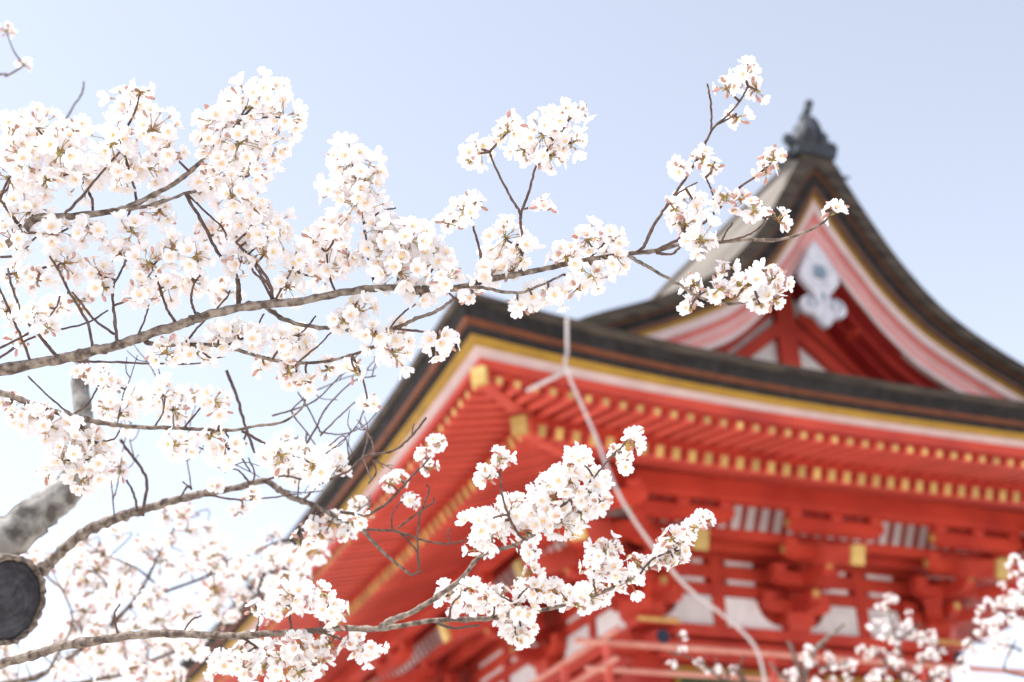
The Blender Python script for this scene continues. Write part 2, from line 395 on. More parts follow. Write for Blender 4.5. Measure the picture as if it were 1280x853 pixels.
# bracket clusters; local frame: x along the wall, y inwards, z up
def bracket_parts(corner=False):
    out = []
    def blk(b, x, y, z, s=.2, h=.14): 
        b.add([(x - s * .36, y - s * .36, z), (x + s * .36, y - s * .36, z), (x + s * .36, y + s * .36, z), (x - s * .36, y + s * .36, z),
               (x - s / 2, y - s / 2, z + h * .45), (x + s / 2, y - s / 2, z + h * .45), (x + s / 2, y + s / 2, z + h * .45), (x - s / 2, y + s / 2, z + h * .45),
               (x - s / 2, y - s / 2, z + h), (x + s / 2, y - s / 2, z + h), (x + s / 2, y + s / 2, z + h), (x - s / 2, y + s / 2, z + h)],
              [(3, 2, 1, 0), (0, 1, 5, 4), (1, 2, 6, 5), (2, 3, 7, 6), (3, 0, 4, 7), (4, 5, 9, 8), (5, 6, 10, 9), (6, 7, 11, 10), (7, 4, 8, 11), (8, 9, 10, 11)])
    def arm(b, y, z, hw, h=.19, th=.17):
        P = [(-hw, z + h), (-hw, z + h * .55), (-hw + .05, z + h * .25), (-hw + .16, z), (hw - .16, z), (hw - .05, z + h * .25), (hw, z + h * .55), (hw, z + h)]
        b.prism(P, y - th / 2, y + th / 2)
    def parm(b, z, y1, h=.19, th=.17):
        P = [(.1, z + h), (.1, z), (y1 + .16, z), (y1 + .05, z + h * .25), (y1, z + h * .55), (y1, z + h)]
        n = len(P); b.add([(-th / 2, y, zz) for y, zz in P] + [(th / 2, y, zz) for y, zz in P], [tuple(range(n)), tuple(range(2 * n - 1, n - 1, -1))] + [(i, i + n, (i + 1) % n + n, (i + 1) % n) for i in range(n)])
    b = MB(); blk(b, 0, -.02, 6.37, .46, .27); out.append(('capital_block', b, 'red', None))
    for y, z, hw in ((-.12, 6.64, .58), (-.5, 6.95, .58), (-.95, 7.22, .62), (-1.42, 7.44, .80)):
        b = MB(); arm(b, y, z, hw)
        out.append(('bracket_arm', b, 'red', [(-hw - .001, y, z + .12)] if y < -.9 else None))
        if y < -1.3:
            b = MB(); b.box(-hw + .05, hw - .05, y + .03, y + .06, z + .19, z + .30); out.append(('gap_shade_board', b, 'darkred', None))  # added dark board that stands in for the shade in the gaps
        for x in (-hw + .12, 0, hw - .12):
            k = MB(); blk(k, x, y, z + .19, .2, .11); out.append(('bearing_block', k, 'red', None))
    for z, y1 in ((6.645, -.72), (6.952, -1.15)):
        b = MB(); parm(b, z, y1); out.append(('projecting_arm', b, 'red', [(0, y1 - .004, z + .14)]))
    b = MB(); b.beam((0, .0, 7.62), (0, -1.88, 6.985), .19, .27); out.append(('tail_rafter', b, 'redrib', 'tail'))
    return out
BP = [(n, b.mesh(n, M[m]), gd) for n, b, m, gd in bracket_parts()]
capb = MB(); capb.box(-.045, .045, -.015, .015, -.05, .05); capme = capb.mesh('gilt_end', M['gold'])
tb = MB(); d = Vector((0, -1.88, -.635)).normalized(); a_ = Vector((0, -1.88, 6.985)); tb.beam(a_ - d * .05, a_ + d * .015, .205, .285); tailme = tb.mesh('gilt_end', M['gold'])
def bracket(x, y, rz, s=1.0):
    e = link('bracket_cluster', None, gate, (x, y, G), (0, 0, rz)); e.scale = (1, s, 1)
    for n, me, gd in BP:
        o = link(n, me, e)
        if gd == 'tail':
            o2 = link('tail_gilt_end', tailme, e)
        elif gd:
            for q in gd: link('gilt_end', capme, e, q, (0, 0, math.pi / 2 if abs(q[0]) > .1 else 0))
for x in (-W2, 0, W2): bracket(x, 0, 0)
for y in LB: bracket(-W2, y, -math.pi / 2)
bracket(-W2, 0, -math.pi / 4, 1.38)
for y in LB[1:]: bracket(W2, y, math.pi / 2)
bracket(W2, 0, math.pi / 4, 1.38)

# columns, beam noses, lattice windows
for x, y in [(-W2, 0), (0, 0), (W2, 0)] + [(-W2, y) for y in LB[1:]] + [(W2, y) for y in LB[1:]]:
    b = MB(); b.tube([(x, y, 4.4 + G), (x, y, 6.2 + G)], .2, 20); b.build('column', M['red'], gate, True)
for x in (-W2, W2):
    b = MB(); b.box(x - .11, x + .11, -.55, -.1, 5.88 + G, 6.14 + G); o = bevel(b.build('beam_nose', M['red'], gate), .04)
    b = MB(); b.tube([(x, -.552, 6.02 + G), (x, -.575, 6.02 + G)], .10, 16); b.build('nose_boss', M['blue'], o)
    b = MB(); b.box(x - .32, x + .32, -.48, -.174, 6.22 + G, 6.34 + G); o = bevel(b.build('plate_nose', M['red'], gate), .02)
    b = MB(); b.box(x - .325, x + .325, -.485, -.475, 6.25 + G, 6.31 + G); b.build('gilt_band', M['gold'], o)
for sg in (-1, 1):
    b = MB(); b.box(-W2 - .55 , -W2 - .1, -.11, .11, 5.88 + G, 6.14 + G) if sg < 0 else None
    if sg < 0:
        o = bevel(b.build('beam_nose', M['red'], gate), .04)
        b = MB(); b.tube([(-W2 - .552, 0, 6.02 + G), (-W2 - .575, 0, 6.02 + G)], .10, 16); b.build('nose_boss', M['blue'], o)
for c in BAYF:
    b = MB()
    for x0, x1, z0, z1 in ((c - .82, c + .82, 5.70, 5.78), (c - .82, c + .82, 4.75, 4.83), (c - .82, c - .74, 4.83, 5.70), (c + .74, c + .82, 4.83, 5.70)): b.box(x0, x1, -.02, .06, z0 + G, z1 + G)
    o = b.build('lattice_window', M['yellow'], gate)
    b = MB()
    for i in range(14): b.box(c - .72 + .108 * i, c - .66 + .108 * i, 0, .07, 4.83 + G, 5.70 + G)
    b.build('lattice', M['green'], o)

# balcony with railing round the upper storey
bo = 1.25
b = MB(); b.box(-W2 - bo - .1, W2 + bo + .1, -bo - .1, 2 * B2 + bo + .1, 4.42 + G, 4.52 + G); bal = b.build('balcony', M['red'], gate)
for nm, z, r_, ex in (('top_rail', 5.66, .042, .42), ('middle_rail', 5.30, .036, .30), ('bottom_rail', 4.66, .06, .3)):
    for pts in ([(-W2 - bo - ex, -bo, z + G), (W2 + bo + ex, -bo, z + G)], [(-W2 - bo, -bo - ex, z + G + .07), (-W2 - bo, 2 * B2 + bo, z + G + .07)]):
        b = MB(); b.tube(pts, r_, 12); b.build(nm, M['railsunlit' if nm != 'bottom_rail' else 'red'], bal, True)
for x in list(np.linspace(-W2 - bo + .02, W2 + bo - .02, 4)):
    b = MB(); b.box(x - .04, x + .04, -bo - .04, -bo + .04, 4.52 + G, 5.62 + G); b.build('railing_post', M['redrib'], bal)
for y in list(np.linspace(-bo + 1.3, 2 * B2 + bo, 9)):
    b = MB(); b.box(-W2 - bo - .05, -W2 - bo + .05, y - .05, y + .05, 4.52 + G, 5.69 + G); b.build('railing_post', M['redrib'], bal)
# lower storey and stone plinth
b = MB(); b.box(-W2 - .1, W2 + .1, -.1, 2 * B2 + .1, 3.5 + G, 4.2 + G); b.build('lower_beam', M['red'], gate)
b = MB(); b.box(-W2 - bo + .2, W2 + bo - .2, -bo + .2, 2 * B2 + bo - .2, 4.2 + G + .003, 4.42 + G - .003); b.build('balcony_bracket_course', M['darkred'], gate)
for x in (-W2, 0, W2):
    for y in LB:
        b = MB(); b.tube([(x, y, .5), (x, y, 3.5 + G)], .25, 16); b.build('lower_column', M['red'], gate, True)
b = MB(); b.box(-.1 - W2 + .3, W2 - .2, 3.2, 6.8, .5, 3.5 + G - .003); b.build('lower_wall', M['red'], gate)
b = MB(); b.box(-W2 - 2, W2 + 2, -2, 2 * B2 + 2, -.1, .5); bevel(b.build('plinth', M['stone'], gate), .03)

# ---- gable
CO = PR[PR[:, 0] < 4.9]
def rs(P, n=60):
    P = crom(P, 10); d = np.r_[0, np.cumsum(np.hypot(*np.diff(P, axis=0).T))]; q = np.linspace(0, d[-1], n)
    return np.c_[np.interp(q, d, P[:, 0]), np.interp(q, d, P[:, 1])]
GO = rs([(0, 13.62), (.29, 13.48), (.52, 13.1), (.90, 12.45), (1.38, 11.75), (2.07, 11.05), (3.02, 10.50), (4.25, 9.95), (5.3, 9.27)])
GI = rs([(0, 12.92), (.14, 12.65), (.36, 12.28), (.64, 11.88), (1.07, 11.32), (1.72, 10.74), (2.62, 10.24), (3.7, 9.74), (5.0, 9.04)])
GL = rs([(0, 12.0), (.2, 11.76), (.45, 11.42), (.75, 11.03), (1.09, 10.63), (1.62, 10.16), (2.3, 9.80), (3.2, 9.4), (4.4, 8.85)])
def gcurve(f):                 # f 0 outer, 1 inner (top of the yellow strip), 2 lower edge
    return (GO * (1 - f) + GI * f if f <= 1 else GI * (2 - f) + GL * (f - 1))
def gable_band(name, f0, f1, t0, t1, m, parent, sg):       # face at t0 from f0 to f1, returning back to t1
    b = MB(); A, Bq = gcurve(f0), gcurve(f1)
    h = lambda x, f: x + (gsh(x) - x) * (1 - .4 * f)
    b.grid([[(h(sg * A[i][0], f0), t0, A[i][1] + G), (h(sg * Bq[i][0], f1), t0 + .002, Bq[i][1] + G), (h(sg * Bq[i][0], f1), t1, Bq[i][1] + G)] for i in range(len(A))])
    return b.build(name, m, parent)
gb = link('gable', None, gate)
for sg in (-1, 1):
    gable_band('bark_verge', 0, .44, -2.142, -2.05, M['bark'], gb, sg)
    gable_band('verge_lath', .44, .54, -2.07, -2.02, M['browndark'], gb, sg)
    gable_band('dark_verge_course', .54, .84, -2.04, -2.0, M['barkdark'], gb, sg)
    gable_band('verge_lath', .84, .99, -2.05, -1.97, M['browndark'], gb, sg)
    gable_band('yellow_verge_strip', .99, 1.10, -2.00, -1.95, M['yellow'], gb, sg)
    bb = gable_band('bargeboard', 1.10, 1.36, -1.98, -1.90, M['whitetrim'], gb, sg)
    gable_band('red_moulding', 1.36, 1.54, -1.93, -1.88, M['mutedred'], bb, sg)
    gable_band('pale_moulding', 1.54, 1.62, -1.91, -1.86, M['whitetrim'], bb, sg)
    gable_band('pink_moulding', 1.62, 1.84, -1.90, -1.85, M['pink'], bb, sg)
    gable_band('inner_board', 1.84, 2.0, -1.89, -1.80, M['whitetrim'], bb, sg)
    b = MB(); A = gcurve(1.97)
    b.grid([[(sg * p[0], t, p[1] + G) for t in (-1.86, -1.6, -1.59, -1.5, -1.49, -1.3, -1.29, -1.2, -1.19, -.8)] for p in A])
    for i, v in enumerate(b.v):
        if i % 10 in (2, 3, 6, 7): b.v[i] = (v[0], v[1], v[2] - .08)
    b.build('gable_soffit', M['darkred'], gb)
# gable wall with red timber frame and white plaster
TW = -.85
A = gcurve(2.0)
P = [(-x, z + G) for x, z in A[::-1]] + [(x, z + G) for x, z in A[1:]]
b = MB(); b.prism(P, TW + .06, TW + .2); b.build('gable_plaster', M['white'], gb)
def gbeam(name, a, c, w_, th=.14, m='red', off=0):
    b = MB(); b.beam((a[0], TW - off, a[1] + G), (c[0], TW - off, c[1] + G), th, w_, up=(0, 0, 1) if abs(a[0] - c[0]) > .01 else (1, 0, 0)); return bevel(b.build(name, M[m], gb))
gbeam('gable_tie_beam', (-3.6, 10.12), (3.6, 10.12), .30)
gbeam('gable_post', (0, 10.0), (0, 11.9), .34, off=.003)
for sg in (-1, 1):
    gbeam('gable_brace', (sg * .12, 11.05), (sg * 1.12, 10.25), .20, off=.006)
    gbeam('gable_brace', (sg * .3, 11.35), (sg * 1.75, 10.1), .26, off=.009)
    b = MB(); b.box(sg * 1.0 - .16, sg * 1.0 + .16, -1.55, -1.25, 10.78 + G, 11.0 + G); o = bevel(b.build('gable_purlin_end', M['red'], gb))
    b = MB(); b.box(sg * 1.0 - .13, sg * 1.0 + .13, -1.57, -1.55, 10.8 + G, 10.98 + G); b.build('gilt_end', M['gold'], o)
# pendant board
def circ(cx, cz, r, a0, a1, n=10): return [(cx + r * math.cos(R(a0 + (a1 - a0) * i / n)), cz + r * math.sin(R(a0 + (a1 - a0) * i / n))) for i in range(n + 1)]
half = [(0, 11.95), (.10, 11.80), (.34, 11.36), (.34, 11.24), (.22, 11.10), (.12, 10.98)] + circ(.23, 10.80, .165, 120, -100) + [(.13, 10.58), (.08, 10.50), (0, 10.45)]
P = half + [(-x, z) for x, z in half[::-1][1:-1]]
cx = -.12
b = MB(); b.prism([(x + cx, z + G) for x, z in P], -2.13, -2.02); pend = bevel(b.build('gable_pendant', M['whitewood'], gb), .012)
b = MB(); b.tube([(cx, -2.13, 11.38 + G), (cx, -2.16, 11.38 + G)], .115, 20); b.tube([(cx, -2.16, 11.38 + G), (cx, -2.18, 11.38 + G)], .07, 16); b.build('boss', M['bluegrey'], pend)
for sg in (-1, 1):
    b = MB(); b.tube([(cx + sg * (.21 + .08 * math.cos(q)), -2.14, 10.84 + G + .09 * math.sin(q)) for q in np.linspace(-1, 4, 14)], .014, 6); b.build('scroll_line', M['bluegrey'], pend)
b = MB(); b.box(cx - .02, cx + .02, -2.145, -2.13, 10.9 + G, 11.02 + G)
b.build('slot_mark', M['bluegrey'], pend)
# ridge and its end ornament
b = MB(); b.box(-.04, .34, -1.9, 2 * B2 + 1.9, 13.46 + G, 13.62 + G); b.box(-.08, .38, -1.95, 2 * B2 + 1.95, 13.62 + G, 13.67 + G)
b.tube([(.15, -1.9, 13.70 + G), (.15, 2 * B2 + 1.9, 13.70 + G)], .09, 10); ridge = b.build('ridge', M['barktop'], roofo)
b = MB(); b.box(-.24, .50, -2.2, -1.9, 13.52 + G, 13.64 + G); bevel(b.build('ridge_cap', M['tile'], roofo), .02)
hf = [(0, 14.36), (.10, 14.34), (.17, 14.24), (.2, 14.08), (.3, 14.02), (.31, 13.86), (.3, 13.66), (0, 13.64)]
b = MB(); P = hf + [(-x, z) for x, z in hf[::-1][1:-1]]
b.prism([(x, z + G) for x, z in P], -2.16, -1.86)
for sg in (-1, 1):
    b.tube([(sg * (.43 + .08 * math.cos(q) * (1 - .06 * q)), -2.05, 13.83 + G + .09 * math.sin(q) * (1 - .06 * q)) for q in np.linspace(-2.2, 5.5, 22)], .045, 8)
    b.tube([(sg * .28, -2.05, 13.7 + G), (sg * .4, -2.05, 13.72 + G)], .06, 8)
    b.tube([(sg * .36, -1.95, 13.66 + G), (sg * .52, -1.95, 13.45 + G), (sg * .62, -1.95, 13.3 + G), (sg * .80, -1.95, 13.36 + G)], [.07, .07, .055, .02], 8)
    b.tube([(sg * .15, -2.17, 14.12 + G), (sg * .2, -2.18, 13.9 + G), (sg * .12, -2.18, 13.78 + G)], .035, 6)
b.ball((0, -2.14, 13.98 + G), (.13, .07, .15)); b.ball((0, -2.0, 14.42 + G), (.09, .12, .09))
b.tube([(0, -1.95, 14.4 + G), (.01, -2.08, 14.5 + G), (.02, -2.14, 14.6 + G)], [.07, .075, .07], 10)
b.ball((.02, -2.15, 14.62 + G), (.08, .08, .085), 0, 10, 8)
orn = b.build('ridge_ornament', M['tile'], roofo, True); orn.location.x = .13; orn.scale = (.92, 1, .9); orn.location.z = .1 * (13.55 + G)

# ------------------------------------------------------------------ cable hanging from the eave
def gl(s, t, z): return gate_mat @ Vector((s, t, z + G))
cab = link('hanging_cable', None, None, gl(-5.51, -4.38, 8.62))
tag(cab, 'pale grey cable hanging from the roof eave and curving down past the red wall', 'cable')
def rel(p): return Vector(p) - cab.location
P = [gl(-5.51, -4.40, 8.62), gl(-5.54, -4.41, 8.2), gl(-5.55, -4.39, 7.93), gl(-5.2, -4.25, 7.28)]
for px, py, dd in ((780, 630, 17.9), (850, 725, 18.3), (905, 770, 18.5), (940, 803, 18.6), (953, 835, 18.6), (957, 870, 18.6)):
    P.append(pix(px, py, dd))
pts = [Vector(p) for p in crom([tuple(rel(p)) for p in P], 8)]
b = MB(); b.tube(pts, .021, 10); b.build('cable_line', M['cable'], cab, True)
b = MB(); b.tube([rel(gl(-5.55, -4.39, 7.93)), rel(gl(-5.98, -4.15, 7.72))], .026, 10); b.ball(rel(gl(-5.55, -4.4, 7.93)), .05); b.build('cable_stay', M['cable'], cab, True)

# ------------------------------------------------------------------ cherry trees
def flower_into(b, M4, rr, full=True, open_=1.0, pm=0):
    """one five-petalled flower at the origin of M4 facing its +Z; materials: 0 petal, 1 stamen, 2 calyx"""
    ph = rr.uniform(0, 6.28)
    for k in range(5):
        a = ph + k * 2 * math.pi / 5 + rr.uniform(-.08, .08); ln = .0172 * rr.uniform(.92, 1.08); wd = .0073 * rr.uniform(.95, 1.12)
        cup = rr.uniform(.18, .42) + (1 - open_) * 1.6; tw = rr.uniform(-.25, .25)
        vs = []
        for rad, w_, zz in ((.0016, .16, 0), (.0065, .80, .55), (.0115, 1.0, .95), (.0155, .80, 1.1), (.0172, .34, 1.0)):
            f = rad / .0172
            r_ = ln * f
            for j in (-1, 0, 1):
                z = cup * r_ * (.35 + .75 * f) * (1.0 - .25 * f * f) + abs(j) * w_ * .0016 + j * tw * .004 * f
                rx = r_ * (1 - .12 * abs(j) * 0) - (.0016 if (rad > .017 and j == 0) else 0)
                x = rx; y = j * w_ * wd
                vs.append(M4 @ Vector((x * math.cos(a) - y * math.sin(a), x * math.sin(a) + y * math.cos(a), z + .0008 * (k % 2))))
        fs = []
        for i in range(4):
            for j in range(2): fs.append((i * 3 + j, i * 3 + j + 1, i * 3 + j + 4, i * 3 + j + 3))
        b.add(vs, fs, pm)
    # centre and stamens
    n = 6; vs = [M4 @ Vector((0, 0, .0016))] + [M4 @ Vector((.0027 * math.cos(i * 6.28 / n), .0027 * math.sin(i * 6.28 / n), .0026)) for i in range(n)]
    b.add(vs, [(0, i + 1, (i + 1) % n + 1) for i in range(n)], 1)
    if full:
        for i in range(9):
            a = i * 6.28 / 9 + rr.uniform(-.2, .2); t = Vector((.0052 * math.cos(a), .0052 * math.sin(a), .0075 + rr.uniform(-.001, .001)))
            sd = Vector((-math.sin(a), math.cos(a), 0)) * .0005
            b.add([M4 @ (t * .25 - sd * .5), M4 @ (t * .25 + sd * .5), M4 @ (t + sd * 1.5), M4 @ (t - sd * 1.5)], [(0, 1, 2, 3)], 1)
    # calyx
    c = [M4 @ Vector((.0021 * math.cos(i * 6.28 / 5), .0021 * math.sin(i * 6.28 / 5), 0)) for i in range(5)]
    e = [M4 @ Vector((.0014 * math.cos(i * 6.28 / 5), .0014 * math.sin(i * 6.28 / 5), -.006)) for i in range(5)]
    b.add(c + e, [(i, (i + 1) % 5, (i + 1) % 5 + 5, i + 5) for i in range(5)], 2)
    for i in range(5):
        a = i * 6.28 / 5; b.add([M4 @ Vector((.002 * math.cos(a - .5), .002 * math.sin(a - .5), -.0003)), M4 @ Vector((.002 * math.cos(a + .5), .002 * math.sin(a + .5), -.0003)), M4 @ Vector((.0050 * math.cos(a), .0050 * math.sin(a), .0002))], [(0, 1, 2)], 2)

def dirs(n, rr, spread=1.0):
    o = []
    g = math.pi * (3 - math.sqrt(5)); z0 = 1 - 2 * spread
    for i in range(n):
        z = 1 - (1 - z0) * (i + .5) / n; q = i * g + rr.uniform(-.25, .25); r_ = math.sqrt(max(0, 1 - z * z))
        o.append(Vector((r_ * math.cos(q), r_ * math.sin(q), z)) + Vector((rr.uniform(-.2, .2), rr.uniform(-.2, .2), rr.uniform(-.2, .2))))
    return [d.normalized() for d in o]

def cluster_variant(kind, seed, full=True):
    rr = random.Random(seed)
    n, rad, spread = dict(big=(17, .034, .92), mid=(10, .026, .85), small=(4, .018, .6), ring=(9, .030, .42))[kind]
    b, t = MB(), MB()                        # petals etc. / stalks and buds
    for i, d in enumerate(dirs(n, rr, spread)):
        L = rad * rr.uniform(.55, 1.25)
        p = d * L
        if kind == 'big': p = Vector((p.x * 1.12, p.y * 1.12, p.z))
        f = (d + Vector((rr.uniform(-.45, .45), rr.uniform(-.45, .45), rr.uniform(-.45, .45)))).normalized()
        m4 = Matrix.Translation(p) @ f.to_track_quat('Z', 'Y').to_matrix().to_4x4() @ Matrix.Scale(rr.uniform(.88, 1.14), 4)
        flower_into(b, m4, rr, full, rr.choice((1, 1, 1, .9, .8, .65, .4)), 3 if rr.random() < .07 else 0)
        mid = p * .5 - d.orthogonal() * .003
        t.tube([(0, 0, 0), mid, p - f * .005], [.0009, .0008, .0009], 4, 0, False)
    nb = rr.choice(dict(big=(0, 1, 3), mid=(0, 2, 4), small=(1, 3, 5), ring=(3, 5))[kind])
    for d in dirs(nb, rr, .9):
        L = max(.016, rad * rr.uniform(.6, 1.15)); p = (d + Vector((.5, .2, .3))).normalized() * L
        t.tube([(0, 0, 0), p * .5, p], .0009, 4, 0, False)
        q = d.to_track_quat('Z', 'Y').to_matrix().to_4x4()
        m4 = Matrix.Translation(p) @ q; s_ = rr.uniform(.8, 1.25)
        k = MB(); k.ball((0, 0, .0062 * s_), (.0036 * s_, .0036 * s_, .0075 * s_), 0, 6, 5); t.add([m4 @ Vector(v) for v in k.v], k.f, 1)
        k = MB(); k.tube([(0, 0, -.004), (0, 0, 0), (0, 0, .003)], [.0012, .0022, .0024], 6, 0); t.add([m4 @ Vector(v) for v in k.v], k.f, 2)
    for d in dirs(4, rr, .9):                # bud scales and first leaves at the base
        k = MB(); k.ball((0, 0, .005), (.0024, .0016, .0062), 0, 5, 4); q = d.to_track_quat('Z', 'Y').to_matrix().to_4x4()
        t.add([q @ Vector(v) for v in k.v], k.f, 3)
    return b, t
PM = [M['petal'], M['stamen'], M['calyx'], M['petalpink']]; TM = [M['stalk'], M['bud'], M['calyx'], M['leaf']]
VAR = {}
for kind, cnt in (('big', 5), ('mid', 5), ('small', 4), ('ring', 3)):
    VAR[kind] = []
    for i in range(cnt):
        b, t = cluster_variant(kind, hash((kind == 'big', i, len(kind))) % 9999 + i * 17)
        VAR[kind].append((b.mesh('blossom_cluster', PM, True), t.mesh('bud_tuft', TM, True), b, t))

class Tree:
    def __init__(s, name, label, group, base, barkmats):
        s.root = link(name, None, None, base); tag(s.root, label, 'cherry tree', group)
        s.base = Vector(base); s.bm = barkmats; s.pts = []; s.nc = 0; s.rb, s.rt = MB(), MB(); s.rr = random.Random(len(label)); s.tw = 0; s.restw = MB()
    def limb(s, name, P, rad, m=None, n=10, jit=.18, step=8, rj=.1):
        P = crom(P, step); rad = np.interp(np.linspace(0, 1, len(P)), np.linspace(0, 1, len(rad)), rad)
        q = []; rr_ = []
        for i, p in enumerate(P):
            r_ = rad[i]; j = Vector((s.rr.gauss(0, 1), s.rr.gauss(0, 1), s.rr.gauss(0, 1))) * r_ * jit * (0 if i in (0, len(P) - 1) else 1)
            q.append(Vector(p) - s.base + j); rr_.append(r_ * (1 + s.rr.uniform(-rj, rj) + (2.4 * rj if s.rr.random() < .12 else 0)))
        b = MB(); b.tube(q, rr_, n)
        return b.build(name, m or s.bm[0], s.root, True)
    def br(s, pts, r0, r1, d0, d1=None, ext=None, name=None):
        """a branch through picture points at a given distance; ext: world points that carry it on to the trunk"""
        d1 = d0 if d1 is None else d1; N = len(pts)
        W = []; rad = []
        acc = [0]
        for i in range(1, N): acc.append(acc[-1] + math.hypot(pts[i][0] - pts[i - 1][0], pts[i][1] - pts[i - 1][1]))
        for i, (x, y) in enumerate(pts):
            f = acc[i] / max(acc[-1], 1e-6); d = d0 + (d1 - d0) * f
            W.append(tuple(pix(x, y, d))); rad.append((r0 + (r1 - r0) * f) * d / FPX)
            if i:
                for k in range(1, 7):
                    q = k / 6; s.pts.append((pts[i - 1][0] * (1 - q) + x * q, pts[i - 1][1] * (1 - q) + y * q, d))
            else: s.pts.append((x, y, d))
        if ext:
            W = [tuple(e) for e, _ in ext] + W; rad = [r for _, r in ext] + rad
        nm = name or ('bough' if r0 >= 4 else 'branch' if r0 >= 2 else 'twig')
        return s.limb(nm, W, rad, s.bm[0 if r0 >= 2.4 else 1], 10 if r0 > 3 else 7, .09 if r0 > 3 else .2, 7)
    def cl(s, x, y, r, dd=None, kind=None, flat=False, own=True):
        """a blossom cluster about a picture point with its outline radius, tied to the nearest branch by a spur"""
        rr = s.rr
        P = np.array(s.pts); D = np.hypot(P[:, 0] - x, P[:, 1] - y); i = int(D.argmin()); bx, by, bd = P[i]
        d = (bd + rr.uniform(-.05, .05)) if dd is None else dd
        kind = kind or ('big' if r >= 27 else 'mid' if r >= 19 else 'small')
        nom = dict(big=.047, mid=.038, small=.028, ring=.040)[kind]
        sc = min(1.25, max(.8, r * d / FPX / nom))
        if flat: sc = r * d / FPX / nom
        me, te, mb, tb_ = rr.choice(VAR[kind])
        c = pix(x, y, d) - s.base
        rot = Euler((rr.uniform(-.9, .9), rr.uniform(-.9, .9), rr.uniform(0, 6.28)))
        if kind == 'ring': rot = (Vector((0, -.35, -1)) + Vector((rr.uniform(-.3, .3), rr.uniform(-.3, .3), 0))).to_track_quat('Z', 'Y').to_euler()
        Mx = Matrix.Translation(c) @ rot.to_matrix().to_4x4() @ Matrix.Scale(sc, 4)
        a = pix(bx, by, bd) - s.base
        mid = (a + c) / 2 + Vector((rr.uniform(-1, 1), rr.uniform(-1, 1), rr.uniform(-.3, 1))) * (a - c).length * .14
        spur = [tuple(a), tuple(mid), tuple(c)]
        if own and s.nc < 100:
            s.nc += 1
            o = link('blossom_cluster', me, s.root, c, rot); o.scale = (sc,) * 3
            link('bud_tuft', te, o)
            if (a - c).length > .012:
                iv = Mx.inverted(); b = MB(); b.tube([iv @ Vector(p) for p in crom(spur, 4)], list(np.linspace(.0024, .0014, 9) / sc), 6)
                b.build('spur', s.bm[1], o, True)
        else:
            for src, dst in ((mb, s.rb), (tb_, s.rt)):
                k = len(dst.v); dst.v.extend([tuple(Mx @ Vector(v)) for v in src.v]); dst.f.extend([tuple(i_ + k for i_ in f) for f in src.f]); dst.m.extend(src.m)
            if (a - c).length > .012: s.restw.tube(crom(spur, 3), list(np.linspace(.0024, .0014, 7)), 5)
    def done(s):
        if s.rb.v:
            o = tag(s.rb.build('blossoms', PM, s.root, True), kind='stuff')
            s.rt.build('bud_tufts', TM, o, True)
            if s.restw.v: s.restw.build('spurs', s.bm[1], o, True)

BK = (M['treebark'], M['twigbark']); GBK = (M['treebark'], M['twigbark'])
GR = 'cherry trees in bloom'
# --- front tree: long bough across the picture and the bough at upper left
T1 = Tree('cherry_tree', 'cherry tree in sharp focus, its long blossoming bough reaching across the sky to the gable', GR, (-2.1, 2.5, 0), BK)
tr = Vector((-2.1, 2.5, 0))
T1.limb('trunk', [(-2.1, 2.5, -.2), (-2.08, 2.48, .8), (-2.0, 2.42, 1.6), (-1.95, 2.4, 2.3), (-1.85, 2.38, 2.9), (-1.8, 2.4, 3.6)], [.17, .14, .12, .10, .07, .03], M['greybark'], 14)
d = 2.6
T1.br([(0, 463), (74, 449), (116, 440), (148, 432), (183, 419), (229, 405), (253, 396), (299, 385), (341, 380), (380, 376), (433, 365), (485, 360), (531, 362), (577, 359), (605, 351), (647, 343), (690, 334), (732, 325), (783, 318), (821, 313), (855, 305), (893, 304), (931, 300), (973, 300), (1007, 290), (1028, 279), (1036, 272)], 7, 1.5, 2.6, 2.55, [((-1.95, 2.4, 2.2), .06), (pix(-260, 530, 2.62), .022), (pix(-110, 487, 2.61), .011)])
T1.br([(0, 310), (28, 289), (46, 273), (88, 271), (141, 264), (165, 257), (197, 241), (225, 225), (260, 194), (285, 170), (300, 150)], 5.5, 1.8, 2.65, 2.6, [((-1.88, 2.38, 2.75), .05), (pix(-280, 430, 2.67), .02), (pix(-110, 360, 2.66), .009)])
